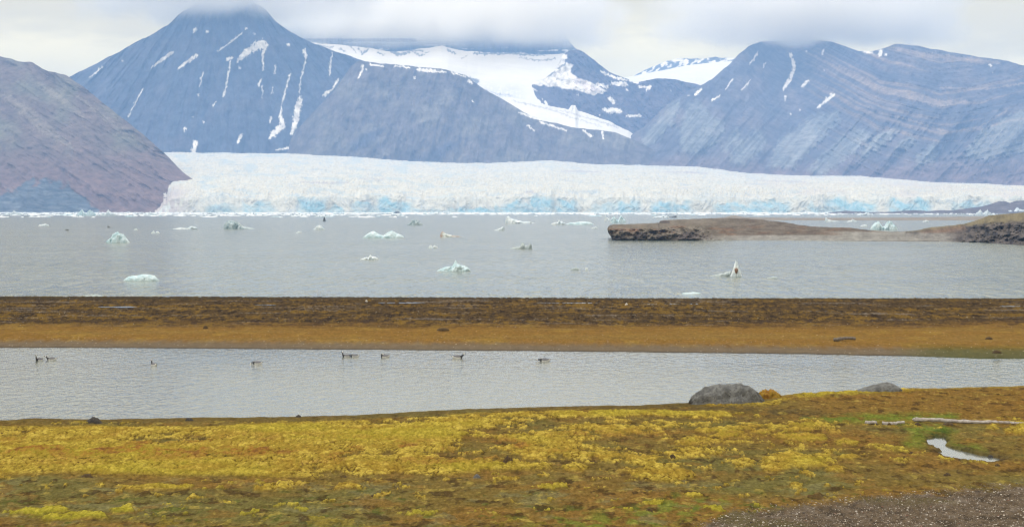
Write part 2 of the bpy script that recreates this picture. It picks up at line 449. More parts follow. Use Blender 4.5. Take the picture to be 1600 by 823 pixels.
def rock_shadeD(px, py, c, n):
    r = strokes(px, py, [[(495, 70, .6), (520, 74, .6)], [(560, 76, 1), (567, 84, 2), (576, 76, .8)], [(612, 80, 2), (622, 86, 2.4), (640, 82, 1.4)], [(628, 78, 2), (660, 80, 1)],
                         [(548, 72, .8), (556, 82, .6)], [(722, 92, .6), (730, 86, .7)], [(740, 84, 1.4), (800, 84, 1.4), (850, 87, 1)],
                         [(735, 124, 3), (746, 126, 3), (742, 132, 2)], [(505, 72, .6), (513, 78, 1), (522, 73, .5)], [(530, 76, .8), (541, 82, .7)], [(590, 82, 1.2), (600, 86, .8)], [(648, 82, 1), (656, 88, 1.2), (668, 82, .8)],
                         [(700, 78, 1.4), (712, 84, 1)], [(812, 90, .8), (840, 95, .6), (868, 92, 1)], [(755, 140, .6), (775, 146, .8), (800, 150, .6)]], 1.2, 115)
    c = cmix(c, (.12, .13, .16), r * .85)  # rock patches; those along the top have cliff shadow put into the colour
    grey = sm(py, 118, 150) * sm(px, 730, 770) * (1 - sm(px, 800, 830))
    cr = ridged(px / 5, (py + px * .3) / 4, 3, 117)
    return cmix(c, (.55, .56, .60), grey * sm(cr, .0, .6) * .6)
relief('snowfield', [(470, 62), (490, 67), (535, 71), (577, 75), (600, 79), (620, 81), (663, 75), (690, 72), (722, 79), (770, 83), (810, 83), (854, 86), (880, 84), (900, 100)],
       [(470, 110), (700, 130), (745, 165), (900, 185)], 12300, 13480, snowcol((.86, .80, .70), rock_shadeD), M['snow'], 470, 900, rows=170, jag=1.4, jseed=14, back=1200)
def dirtT(px, py, c, n):
    g = strokes(px, py, [[(800, 157, .6), (830, 164, .9), (862, 172, .9), (900, 186, .8), (940, 198, .5)], [(858, 168, .5), (890, 176, .8), (930, 188, .6)], [(896, 166, 1.2), (893, 173, .8)],
                         [(915, 183, .8), (950, 194, 1.2), (966, 200, .8)]], 1.4, 126)
    return cmix(c, (.30, .29, .30), g * .7)
relief('glacier_tongue', [(770, 168), (785, 152), (800, 152), (816, 155), (854, 164), (888, 171), (893, 163), (899, 164), (903, 173), (950, 188), (972, 200), (1000, 214)],
       [(770, 205), (1000, 240)], 11400, 12150, snowcol((.84, .78, .68), dirtT, 121), M['snow'], 770, 1000, rows=110, jag=2.0, jseed=24, back=500)

# -- pyramid peak with snow face
ridgeF = [(780, 172), (800, 160), (812, 153), (826, 138), (838, 126), (852, 122), (866, 110), (874, 96), (880, 84), (890, 79), (905, 78), (913, 82), (935, 100), (953, 113),
          (975, 122), (992, 129), (1008, 127), (1030, 122), (1055, 124), (1095, 134), (1130, 150), (1180, 190)]
snowF = [[(939, 112, 1.2), (960, 121, 1.8), (990, 128, 1.4)], [(933, 131, 2), (948, 136, 2.6)], [(956, 130, 2.4), (977, 132, 3.2)], [(952, 153, 2), (958, 160, 3.2)],
         [(943, 171, 2), (956, 173, 4), (969, 174, 3)], [(979, 181, 1.6), (999, 181, 1.6)], [(999, 136, 1.5), (1016, 136, 2), (1010, 142, .8)], [(979, 140, 1.6)],
         [(833, 138, 1.6), (838, 141, 1)], [(903, 148, 1)], [(1048, 142, .8)], [(937, 180, 1)], [(986, 126, 2), (996, 130, 1.4)], [(880, 84, 2.5), (878, 95, 3)]]
def colF(px, py):
    n = fbm(px / 30, py / 30, 5, 131)
    c = colbase(px, (.095, .085, .105)); st = ridged((px - (py - 80) * 1.2) / 12, py / 80, 3, 132)
    c = cmix(c, (.15, .115, .115), sm(st, .1, .7) * .5) * (1 + .25 * n[..., None])
    wob = fbm(px / 7, py / 7, 4, 134) * 5
    P = poly_in(px + wob, py + wob * .6, [(872, 84), (888, 86), (883, 98), (893, 100), (892, 114), (903, 122), (922, 128), (947, 142), (930, 150), (901, 141), (858, 135), (835, 133), (826, 130), (855, 110)], 1.0)
    c = cmix(c, SNOW, P)
    pk = poly_in(px + wob, py, [(893, 118), (915, 127), (940, 142), (922, 145), (900, 130)], 2) * P
    c = cmix(c, (.72, .60, .56), pk * .6)
    rk = strokes(px, py, [[(852, 120, 1), (858, 117, 3), (866, 114, 2)], [(888, 92, 1), (880, 102, 1.4), (870, 108, 1)], [(870, 124, .8), (884, 126, .6)]], 1, 136)
    c = cmix(c, (.13, .13, .15), rk * .8)
    return cmix(c, SNOW, strokes(px, py, snowF, 1, 138))
relief('mountain_pyramid', ridgeF, [(780, 190), (1180, 230)], 12250, lambda p: 12900 + 0 * p, colF, M['rock_far'], 780, 1180, rows=170, jag=1.4, jseed=31,
       disp=lambda px, py: -(ridged((px - (py - 80) * .8) / 26, py / 90, 4, 139) * 70 + fbm(px / 9, py / 9, 3, 140) * 25), back=900)
relief('snowfield_far', [(930, 128), (979, 121), (1014, 114), (1045, 108), (1075, 102), (1110, 98), (1143, 96), (1180, 96)], 160, 13900, 15200,
       snowcol((.86, .80, .70), None, 151), M['snow'], 930, 1180, rows=70, jag=.8, jseed=41, back=1500)
def colK(px, py):
    c = colbase(px, (.16, .18, .22))
    return cmix(c, SNOW, sm(fbm((px + py) / 9, (py - px * .4) / 12, 4, 161), -.05, .25))
relief('mountain_hidden', [(980, 124), (1009, 108), (1026, 101), (1044, 94), (1070, 90), (1092, 93), (1120, 90), (1160, 92)], 130, 15900, 16500, colK, M['rock_far'],
       980, 1160, rows=60, jag=2.5, jseed=45, back=1000)

# -- the great banded mountain on the right
ridgeH = [(880, 268), (920, 248), (950, 229), (980, 214), (1005, 200), (1025, 180), (1040, 165), (1060, 152), (1080, 140), (1100, 132), (1115, 122), (1140, 100), (1155, 84),
          (1170, 72), (1190, 65), (1240, 61), (1295, 64), (1322, 73), (1340, 79), (1362, 80), (1380, 76), (1400, 69), (1430, 71), (1470, 79), (1520, 88), (1560, 93), (1600, 102), (1750, 120), (2000, 150), (2100, 165)]
snowH = [[(1235, 85, 2), (1241, 101, 2), (1239, 114, 2.6), (1232, 128, 3.2), (1224, 140, 1.4)], [(1184, 81, 1), (1178, 92, 1.2), (1171, 101, .6)], [(1196, 99, .8), (1192, 106, .8)],
         [(1287, 77, 1.2), (1285, 85, 1.2)], [(1262, 127, 1.6), (1255, 134, 2.4)], [(1228, 151, 1.4), (1226, 157, .8)], [(1301, 148, 2.8), (1290, 158, 2), (1278, 168, 1)],
         [(1095, 140, 1.8), (1088, 147, 2.2)], [(1145, 124, .8), (1134, 140, .7)], [(1125, 149, .8), (1112, 157, 1.6)], [(1173, 125, .7), (1158, 142, .7)],
         [(1376, 79, 3), (1374, 86, 2.4)], [(1350, 82, 1.4), (1364, 83, 1.8)], [(1384, 85, 1.4)], [(1546, 101, 1), (1549, 103, 1)], [(1551, 113, .8)], [(1250, 171, 1)], [(1235, 178, 1)],
         [(1260, 80, 1)], [(1287, 110, .6)], [(1075, 149, .8)]]
faces = [[(1050, 160), (1062, 155), (1058, 185), (1030, 215), (1000, 240), (1005, 215)],
         [(1075, 162), (1090, 155), (1112, 180), (1132, 192), (1127, 219), (1088, 241), (1066, 236), (1060, 205)],
         [(1150, 200), (1159, 205), (1150, 225), (1130, 235), (1130, 222)],
         [(1184, 201), (1197, 214), (1197, 232), (1162, 258), (1140, 254), (1150, 225)], [(1272, 179), (1311, 172), (1311, 192), (1241, 262), (1196, 262), (1215, 223)],
         [(1335, 198), (1362, 208), (1340, 235), (1285, 275), (1262, 268), (1290, 235)], [(1380, 205), (1410, 200), (1385, 225), (1345, 245), (1350, 230)],
         [(1425, 208), (1431, 227), (1400, 234), (1405, 222)], [(1460, 222), (1462, 250), (1432, 262), (1430, 245)],
         [(1596, 172), (1640, 200), (1600, 235), (1540, 250), (1505, 246), (1534, 205)]]
arcH = [(1100, 0), (1200, 45), (1263, 83), (1320, 114), (1372, 140), (1425, 153), (1469, 164), (1510, 160), (1560, 148), (1600, 138), (1800, 120), (2100, 110)]
def maskfaces(px, py):
    wb = fbm(px / 10, py / 10, 4, 171) * 6
    o = np.zeros(px.shape)
    for p in faces: o = np.maximum(o, poly_in(px + wb, py + wb * .7, p, 3))
    return o
def dispH(px, py):
    s = px + (py - 100) * .85
    low = sm(py, 130, 200)
    g = ridged(s / 52, py / 300, 3, 181) * (25 + 130 * low) + fbm(px / 14, py / 16, 4, 182) * 24
    arc = py - pl(px, arcH)
    return -(g + fbm(px * 0 + 1, arc / 7, 3, 183) * 26 * sm(px, 1180, 1300) + maskfaces(px, py) * 35)
def colH(px, py):
    n = fbm(px / 55, py / 40, 5, 191); s = px + (py - 100) * .85
    st = fbm(s / 7, py / 90, 4, 192); arc = py - pl(px, arcH) + 4 * fbm(px / 40, py / 40, 3, 193)
    lay = fbm(px / 300, arc / 7.0, 4, 194); lay2 = fbm(px / 200, arc / 2.5, 3, 195)
    upper = sm(px, 1180, 1330) * (1 - .55 * sm(arc, 40, 90))
    c = colbase(px, (.125, .115, .125))
    c = cmix(c, (.19, .145, .125), sm(n, -.2, .5) * .5)
    c = cmix(c, (.27, .20, .15), upper * sm(lay, .12, .45) * .8)
    c = cmix(c, (.075, .08, .10), upper * sm(-lay, .05, .5) * .6)
    c = cmix(c, (.09, .09, .11), upper * sm(lay2, .1, .6) * .4)
    lines = strokes(px, py, [[(1263, 83, 1), (1320, 112, 3), (1372, 138, 4), (1425, 152, 5), (1469, 162, 5), (1510, 158, 2)], [(1359, 175, 1), (1416, 186, 1.6), (1482, 207, 1.6), (1534, 197, 1), (1574, 172, 1.4)],
                             [(1469, 137, 1.4), (1534, 140, 1.2), (1600, 130, 1.6)], [(1403, 78, 2), (1447, 86, 3), (1534, 96, 4), (1560, 98, 2)]], 1.2, 197)
    c = cmix(c, (.32, .24, .18), lines * .65)
    c = cmix(c, (.20, .125, .11), sm(py, 235, 280) * .55)
    fc = maskfaces(px, py)
    c = cmix(c, (.28, .285, .26), fc * .7 * (.75 + .5 * np.clip(st, -.5, .5)))
    c = c * (1 + .24 * n[..., None] + .20 * (st * (1 - upper * .7))[..., None])
    return cmix(c, SNOW, strokes(px, py, snowH, 1, 199))
relief('mountain_banded', ridgeH, 302, lambda p: 10300 - np.clip(p - 1300, 0, 900) * .8, lambda p: 12100 + 2250 * np.exp(-((p - 1240) / 90.) ** 2), colH, M['rock_far'], 880, 2100,
       rows=300, jag=1.6, disp=dispH, jseed=51)

# ------------------------------------------------------------------ tidewater glacier
def build_glacier():
    px = np.arange(242, 1800, .75); c = len(px)
    Xn = (px - 800) / F * 6900
    back = pl(px, [(222, 243), (265, 241), (350, 242), (450, 243), (560, 249), (640, 255), (700, 258), (760, 258), (860, 254), (905, 258), (930, 260), (1020, 262), (1090, 264), (1160, 273), (1220, 277),
                   (1340, 279), (1400, 284), (1440, 288), (1520, 290), (1600, 293), (1800, 300)]) + fbm(px / 30, px * 0, 4, 201) * 1.0
    Yb = 10400.0
    zb = at_Y(px, back, Yb)[2]
    Yc = 6880 + 110 * fbm(Xn / 500, Xn * 0 + 5, 4, 202) + 9 * ridged(Xn / 75, Xn * 0 + 9, 3, 203) + 60 * sm(px, 222, 300) * 0
    Yc = Yc + sm(px, 1250, 1800) * -300
    zc = 52 + 17 * fbm(Xn / 190, Xn * 0 + 2, 4, 205) + 7 * fbm(Xn / 28, Xn * 0 + 4, 3, 206)
    zc = np.maximum(zc, 25)
    cf = sm(px + 5 * fbm(px / 6, px * 0 + 3, 3, 207), 243, 275); zc = zc * (.04 + .96 * cf)
    # cliff rows
    nr = 46; s = np.linspace(0, 1, nr)[:, None]
    Zc = -4 + (zc + 4) * s
    PX = np.repeat(px[None], nr, 0); XX = np.repeat(Xn[None], nr, 0)
    XL = XX + 22 * fbm(XX / 60, Zc / 26, 4, 213) + .35 * Zc * fbm(XX / 150, XX * 0, 2, 214) * 3
    fl = 4.5 * ridged(XL / 22, Zc / 45, 4, 211) + 7 * fbm(XX / 60, Zc / 50, 4, 212)
    Ycl = Yc + 34 * s ** 1.3 - fl
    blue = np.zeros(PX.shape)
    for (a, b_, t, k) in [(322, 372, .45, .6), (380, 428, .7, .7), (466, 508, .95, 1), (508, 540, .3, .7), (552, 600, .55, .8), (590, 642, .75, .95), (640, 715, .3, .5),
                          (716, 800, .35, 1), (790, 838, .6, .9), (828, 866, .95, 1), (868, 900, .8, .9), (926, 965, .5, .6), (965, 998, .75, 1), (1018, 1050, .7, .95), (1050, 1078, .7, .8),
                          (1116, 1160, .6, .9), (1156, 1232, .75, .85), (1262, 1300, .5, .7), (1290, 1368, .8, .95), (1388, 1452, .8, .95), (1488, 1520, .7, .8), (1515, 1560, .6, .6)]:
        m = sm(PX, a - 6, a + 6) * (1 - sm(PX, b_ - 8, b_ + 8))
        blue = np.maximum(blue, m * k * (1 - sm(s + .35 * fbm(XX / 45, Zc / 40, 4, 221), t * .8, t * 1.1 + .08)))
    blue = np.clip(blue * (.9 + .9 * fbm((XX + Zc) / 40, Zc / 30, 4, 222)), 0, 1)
    tex = fbm(XL / 9, Zc / 13, 5, 223, .6)
    cc = colbase(PX, (.62, .605, .53)) * (1 + .16 * tex[..., None])
    cc = cmix(cc, (.40, .49, .54), sm(fbm(XX / 40, Zc / 30, 4, 224), .05, .5) * .55 * (1 - s * .6))
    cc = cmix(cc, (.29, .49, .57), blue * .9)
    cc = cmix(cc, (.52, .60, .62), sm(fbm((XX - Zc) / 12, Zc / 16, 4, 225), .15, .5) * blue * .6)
    cc = cmix(cc, (.26, .32, .38), sm(ridged(XL / 15, Zc / 40, 3, 229), .55, .8) * .45 * sm(fbm(XX / 120, Zc / 60, 3, 230), -.1, .4))
    dirt = (1 - sm(PX, 250, 320)) * sm(fbm(XX / 16, Zc / 30, 4, 226) + .35, 0, .5)
    cc = cmix(cc, (.42, .35, .36), dirt * .75)
    Xc = (PX - 800) / F * Ycl
    # surface rows
    t = np.linspace(0, 1, 420)[1:] ** 1.25; t = t[:, None]
    Ys = (Yc + 34) + (Yb - Yc - 34) * t + 0 * px
    PX2 = np.repeat(px[None], len(t), 0)
    Xs = (PX2 - 800) / F * Ys
    zsm = 58 + 12 * fbm(Xn / 420, Xn * 0 + 2, 3, 208); zf = zc + (zsm * (.1 + .9 * cf) - zc) * sm(t, 0, .035)
    base = zf + (zb - zf) * (t ** .85) + 9 * sm(t, 0, .06)
    roll = 14 * fbm(Xs / 700, Ys / 420, 4, 231) * (1 - sm(t, .8, 1) * .85) * sm(t, 0, .1)
    amp = sm(t, -.005, .02) * lerp(.9, .34, sm(t, .05, .8)) * (.65 + .6 * np.clip(fbm(Xs / 500, Ys / 500, 3, 232) + .3, 0, 1))
    Xr = Xs * .82 + Ys * .57 + 25 * fbm(Xs / 90, Ys / 90, 3, 233); Yr = Ys * .82 - Xs * .57
    ser = ridged(Xr / 70, Yr / 150, 3, 234, .5)
    ser2 = billow(Xs / 16, Ys / 24, 3, 236, .6) * 2 - 1
    Zs = base + roll + amp * (9 * ser + 4.5 * ser2 + 7 * fbm(Xr / 240, Yr / 300, 3, 235))
    _, PY2 = project(Xs, Ys, Zs)
    col_ = colbase(PX2, (.62, .585, .49)) * (1 + .12 * fbm(Xs / 30, Ys / 30, 4, 238)[..., None])
    col_ = cmix(col_, (.36, .42, .46), (1 - sm(ser, -.15, .25)) * .6)
    fn = fbm(PX2 / 3.0 + .4 * PY2, PY2 / 1.7, 4, 247, .65); fn2 = fbm(PX2 / 9, PY2 / 2.2, 4, 248)
    col_ = col_ * (1 + .42 * fn[..., None] + .16 * fn2[..., None])
    col_ = cmix(col_, (.30, .37, .43), sm(fn + .4 * fn2, .16, .45) * .7)
    col_ = cmix(col_, (.34, .46, .52), sm(fbm(PX2 / 34, PY2 / 6, 4, 249), .05, .45) * (1 - .6 * sm(PX2, 600, 900)) * .40)
    col_ = cmix(col_, (.50, .44, .44), sm(PX2, 900, 1500) * sm(fbm(Xs / 180, Ys / 300, 4, 239), -.3, .5) * .35)
    dk = strokes(PX2, PY2, [[(470, 284, .6), (500, 286, 1.2), (545, 285, .6)], [(878, 267, .8), (910, 268, 1.2), (940, 269, .7)], [(1035, 269, .6), (1075, 269, 1.3), (1105, 271, .8)],
                            [(820, 300, .9), (834, 300, 1.2)], [(560, 279, .5), (600, 280, .5)], [(1180, 282, .5), (1260, 284, .7)]], .8, 241)
    col_ = cmix(col_, (.36, .33, .38), np.clip(dk + .0, 0, 1) * .6)
    edge = (1 - sm(PX2 + 12 * fbm(Xs / 60, Ys / 60, 3, 242), 262, 312)) * (1 - sm(t, .02, .10))
    col_ = cmix(col_, (.45, .37, .37), edge * .55)
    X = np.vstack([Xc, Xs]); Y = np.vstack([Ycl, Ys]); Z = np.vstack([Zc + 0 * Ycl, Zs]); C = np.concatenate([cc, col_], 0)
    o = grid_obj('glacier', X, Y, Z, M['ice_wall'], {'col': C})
    tag(o, kind='structure')
build_glacier()

# moraine hills in front of the ice, low on the right
def colM(px, py):
    n = fbm(px / 20, py / 6, 4, 251); return colbase(px, (.13, .115, .12)) * (1 + .3 * n[..., None])
relief('moraine_hill', [(1296, 333.5), (1305, 331.2), (1322, 329), (1340, 330.5), (1359, 331.3), (1400, 330.5), (1429, 328), (1448, 330), (1469, 328.5), (1491, 328.5), (1515, 325), (1534, 322.5), (1550, 318), (1561, 314.5),
                        (1570, 314.5), (1578, 317), (1588, 314), (1600, 313), (1700, 306), (1850, 300)], 333.6, 5500, 5750, colM, M['rock_near'], 1296, 1850, step=.7, rows=50, jag=.7, jseed=61, back=500)

# ------------------------------------------------------------------ headland, sand spit and rocky point (about 800 m away)
def land(name, top, wl, ytop, prof, colfn, x0, x1, step=.8, rows=170, disp=None, jag=.6, jseed=1, back=60, zb=-2.0, wl_min=None):
    px = np.arange(x0, x1 + step, step); v = np.linspace(0, 1, rows)
    tp = pl(px, top) + jag * fbm(px / 9, px * 0 + 1, 4, jseed); bs = pl(px, wl)
    tp = np.minimum(tp, bs - .3)
    PX, Vv = np.meshgrid(px, v); PY = bs + (tp - bs) * Vv
    Y0 = at_z(px, np.maximum(bs, wl_min) if wl_min else bs, -.3)[1]
    Yt = pl(px, ytop)
    Y = Y0 + np.maximum(Yt - Y0, 3) * prof(PX, Vv)
    if disp is not None: Y = Y - disp(PX, PY) * np.clip(Vv * 8, 0, 1)
    X, Yw, Z = at_Y(PX, PY, Y)
    C = colfn(PX, PY)
    xb, yb, zz = [], [], []
    for t in (.15, .4, .7, 1):
        k = (Yw[-1] + back * t) / Yw[-1]; xb.append(X[-1] * k); yb.append(Yw[-1] + back * t); zz.append(Z[-1] + (np.where(bs < (wl_min or 0) - .4, Z[0], zb) - Z[-1]) * t ** 1.3)
    X = np.vstack([X, xb]); Yw = np.vstack([Yw, yb]); Z = np.vstack([Z, zz]); C = np.concatenate([C, np.repeat(C[-1:], 4, 0)], 0)
    return tag(grid_obj(name, X, Yw, Z, M['shore'], {'col': C}), kind='structure')

# low grey bar far behind the spit
relb = lambda px, py: colbase(px, (.23, .205, .175)) * (1 + .2 * fbm(px / 20, py / 2, 4, 261)[..., None])
land('gravel_bar', [(1085, 343.5), (1110, 341.5), (1132, 339.5), (1143, 336.5), (1152, 337), (1165, 339.6), (1250, 340.3), (1400, 340), (1500, 338.5), (1700, 337)],
     [(1085, 345.3), (1700, 345.5)], [(1085, 2500), (1700, 2700)], lambda p, v: v, relb, 1085, 1700, rows=24, jag=.35, back=80)

topS = [(949, 358), (950, 354.5), (953, 351.8), (960, 350.5), (985, 350), (1010, 349), (1030, 348), (1031, 345), (1036, 344.2), (1046, 343.6), (1062, 343), (1085, 342), (1110, 341), (1140, 340.5), (1175, 342), (1200, 344.5), (1225, 347), (1250, 351.5),
        (1270, 354), (1300, 355), (1330, 356), (1360, 360), (1395, 362), (1425, 361), (1445, 360), (1500, 355)]
wlS = [(949, 359), (951, 365), (955, 370), (957, 376), (1000, 376.6), (1100, 376.8), (1200, 376.5), (1300, 377.3), (1430, 378.3), (1500, 379)]
def profS(p, v):
    cl = (1 - sm(p, 1085, 1180))       # cliffed on the left, beach to the right
    a = np.where(v < .7, v / .7 * .035, .035 + (v - .7) / .3 * .965)
    b_ = v ** 1.6
    return a * cl + b_ * (1 - cl)
def dispS(px, py):
    low = sm(py, 350, 360)
    return (ridged(px / 26, py / 16, 3, 271) * 5.0 + fbm(px / 7, py / 5, 4, 272) * 1.2) * low * (1 - sm(px, 1100, 1200) * .85)
def colS(px, py):
    n = fbm(px / 16, py / 6, 5, 281)
    c = colbase(px, (.155, .135, .110))
    c = cmix(c, (.175, .115, .08), sm(fbm(px / 40, py / 6, 4, 283), 0, .45) * sm(py, 350, 356) * (1 - sm(py, 366, 371)))
    c = cmix(c, (.16, .125, .10), sm(fbm(px / 60, py / 1.6, 4, 284), .1, .5) * .6)
    dk = (1 - sm(px, 1040, 1060)) * sm(py, 355, 361) * sm(fbm(px / 16, py / 10, 4, 285) - (px - 985) / 260 + (py - 366) / 30, -.05, .15)
    dk = np.maximum(dk, poly_in(px + 3 * n, py + 2 * n, [(1058, 376), (1066, 366), (1078, 361), (1092, 364), (1090, 372), (1080, 378)], 2))
    c = cmix(c, (.060, .052, .050), dk * .85)
    c = cmix(c, (.17, .14, .13), poly_in(px, py, [(1060, 366), (1110, 368), (1120, 378), (1050, 378)], 3) * .5)
    beach = sm(px + (py - 370) * 8, 1085, 1180) * sm(py, 366.5, 368.5)
    beach = np.maximum(beach, sm(px, 1270, 1340) * sm(py, 361, 363))
    c = cmix(c, (.095, .075, .060), sm(px, 1090, 1180) * (1 - beach) * (.35 + .5 * sm(fbm(px / 22, py / 2, 4, 287), -.1, .4)))
    c = cmix(c, (.215, .205, .185), beach)
    c = cmix(c, (.10, .09, .08), sm(py, 374.9, 376.3) * .6)
    c = cmix(c, (.07, .06, .06), poly_in(px, py, [(1031, 344), (1046, 345), (1047, 349), (1031, 348.5)], .8) * .8)
    return c * (1 + .28 * n[..., None] + .14 * fbm(px / 3, py / 2, 3, 288)[..., None])
land('headland', topS, wlS, [(949, 870), (985, 900), (1028, 930), (1032, 1000), (1150, 1250), (1225, 1100), (1300, 960), (1395, 925), (1500, 980)], profS, colS, 949, 1500, disp=dispS, rows=190, jag=.7, jseed=71, wl_min=376)

topR = [(1415, 361.5), (1432, 360), (1455, 355), (1480, 353), (1505, 350), (1517, 347), (1528, 343.5), (1545, 337), (1552, 336), (1575, 334), (1600, 332), (1680, 326), (1850, 318)]
wlR = [(1415, 378), (1485, 379), (1530, 380), (1560, 382), (1600, 384.5), (1700, 390), (1850, 398)]
def profR(p, v):
    k = sm(p, 1470, 1540)
    return (v ** 1.3) * (1 - k) + k * np.where(v < .75, v / .75 * .35, .35 + (v - .75) / .25 * .65)
def dispR(px, py): return (ridged(px / 22, py / 16, 4, 291) * 16 + fbm(px / 6, py / 5, 4, 292) * 2.4) * sm(px, 1470, 1530) * sm(py, 336, 348)
def colR(px, py):
    n = fbm(px / 14, py / 9, 5, 301)
    c = colbase(px, (.105, .092, .085))
    c = cmix(c, (.17, .145, .09), sm(346 + (1600 - px) * .10 - py + 3 * n, -2, 5) * .9)
    c = cmix(c, (.18, .12, .085), poly_in(px, py, [(1440, 362), (1500, 352), (1515, 356), (1470, 366), (1440, 368)], 4) * .7)
    dk = sm(fbm(px / 13, py / 9, 4, 303), .02, .32) * sm(px, 1480, 1520) * sm(py, 345, 352)
    c = cmix(c, (.045, .045, .05), dk * .85)
    c = cmix(c, (.19, .18, .165), (1 - sm(px, 1470, 1500)) * sm(py, 362, 366))
    c = cmix(c, (.05, .045, .05), sm(px, 1495, 1520) * sm(py - pl(px, wlR), -3.5, -1.5) * .8)
    return c * (1 + .3 * n[..., None] + .2 * fbm(px / 3, py / 3, 3, 305)[..., None])
land('rocky_point', topR, wlR, [(1415, 905), (1480, 930), (1540, 960), (1850, 980)], profR, colR, 1415, 1850, disp=dispR, rows=180, jag=.8, jseed=81)

# ------------------------------------------------------------------ mudflat strip between fjord and pond
ZP = 0.8
def build_strip():
    px = np.arange(-300, 1900, 1.15)
    near = pl(px, [(-300, 540), (0, 543), (200, 543.5), (400, 545), (800, 548), (1000, 550), (1250, 553), (1450, 557), (1530, 560), (1600, 560.5), (1900, 564)]) + .5 * fbm(px / 40, px * 0, 5, 311)
    farp = pl(px, [(-300, 462), (0, 463), (600, 464.5), (1000, 466), (1600, 466.5), (1900, 467)]) + .25 * fbm(px / 25, px * 0 + 4, 4, 312)
    Yn = at_z(px, near, ZP)[1]; Yf_ = at_z(px, farp, 1.5)[1]
    t = np.concatenate([np.linspace(-.06, 0, 14)[:-1], np.linspace(0, 1, 430), np.linspace(1, 1.25, 16)[1:]])[:, None]
    Y = Yn + (Yf_ - Yn) * t; X = (px - 800) / F * Y
    rise = np.where(t < 0, ZP + t * 10, ZP + .42 * sm(t, -.0, .10) + .28 * sm(t, .3, 1))
    rise = rise - 4.0 * sm(t, 1.0, 1.25) + 0 * X
    PX = np.repeat(px[None], len(t), 0); _, PY = project(X, Y, rise)
    e = sm(t, .02, .08) * (1 - sm(t, 1.0, 1.05))
    zone = sm(PY + 6 * fbm(X / 14, Y / 9, 4, 313), 516, 500)            # dark mottled back half
    lump = billow(X / .8, Y / 2.6, 4, 315, .6)
    Z = rise + e * (.05 * fbm(X / 6, Y / 6, 4, 316) + (.05 + .20 * zone) * (lump - .55)) 
    n = fbm(X / 3.2, Y / 6, 5, 317, .6); n2 = fbm(X / .8, Y / 2.8, 5, 318, .65); n3 = fbm(X / 30, Y / 8, 4, 319)
    C = colbase(X, (.148, .084, .022))
    C = cmix(C, (.182, .115, .026), sm(n, 0, .5) * .8)
    C = cmix(C, (.15, .095, .028), sm(n3, .0, .5) * .7)
    C = cmix(C, (.10, .058, .018), sm(n2, .18, .5) * .6)
    D = colbase(X, (.060, .040, .019))
    D = cmix(D, (.130, .078, .016), sm(n * .5 + n2 * .55 + .4 * n3, .0, .35) * .8)
    D = cmix(D, (.016, .012, .010), sm(-n2 - .4 * n, .05, .4) * .8)
    D = cmix(D, (.13, .11, .09), sm(fbm(X / 16, Y / 2.4, 4, 321), .38, .55) * .7)
    C = C * (1 - zone[..., None]) + D * zone[..., None]
    C = cmix(C, (.035, .028, .018), sm(PY, 469.5, 466.5) * .75)
    # band of dark clods between the two zones
    cl = sm(fbm(X / 1.6, Y / 3, 5, 322, .6), .05, .25) * np.exp(-((PY - 503 + 4 * n3) / 7) ** 2)
    C = cmix(C, (.035, .024, .018), cl * .8)
    ns = fbm(X / .25, Y / 1.3, 4, 324, .7); C = C * (1 + .30 * ns[..., None])
    grv = 1 - sm(t + .02 * n2, .035, .085)
    C = cmix(C, (.105, .085, .062), grv * .85)
    C = cmix(C, (.040, .034, .028), (1 - sm(t, .004, .02)) * .8 + 0 * n)
    wet = sm(PX + 40 * n3, 1380, 1500) * (1 - sm(t, .05, .13))
    C = cmix(C, (.05, .06, .015), wet * .6)
    spk = sm(perlin(X / .2, Y / .5, 330), .70, .80) * sm(t, .0, .04) * (1 - sm(t, .10, .2)); C = cmix(C, (.42, .38, .32), spk * .5)
    spk = sm(perlin(X / .22, Y / .6, 331), .76, .82); C = cmix(C, (.38, .34, .27), spk * .7)
    tag(grid_obj('mudflat', X, Y, Z, M['strip'], {'col': C}), kind='structure')
build_strip()
# shallow tidal pools lying in the dark back half of the strip
def pool(px0, px1, py, z=1.53, th=.9):
    cx, Yc_, _ = at_z((px0 + px1) / 2, py, z); wx = (px1 - px0) / 2 / F * Yc_; V = [(float(cx), float(Yc_), z)]; n = 28
    for i in range(n):
        a = i / n * 2 * math.pi; k = 1 + .35 * math.sin(3 * a + px0) + .2 * math.sin(5 * a + py)
        V.append((cx + wx * math.cos(a) * (.8 + .2 * k), Yc_ + th * k * math.sin(a), z))
    me = bpy.data.meshes.new('tidal_pool'); me.from_pydata([tuple(map(float, v)) for v in V], [], [(0, 1 + i, 1 + (i + 1) % n) for i in range(n)])
    me.materials.append(M['stream']); o = bpy.data.objects.new('tidal_pool', me); COL.objects.link(o); tag(o, kind='structure')
for a in [(155, 215, 479.5, 1.47, 1.2), (590, 665, 472.8, 1.50, 1.0), (400, 432, 476.2, 1.48, .7), (1010, 1100, 474.5, 1.49, 1.0), (840, 935, 473.2, 1.5, .8), (1560, 1640, 478, 1.48, .8)]: pool(*a)

# pond
tag(sheet('pond', -95, 95, 96, 190, ZP, M['pond']), kind='structure')

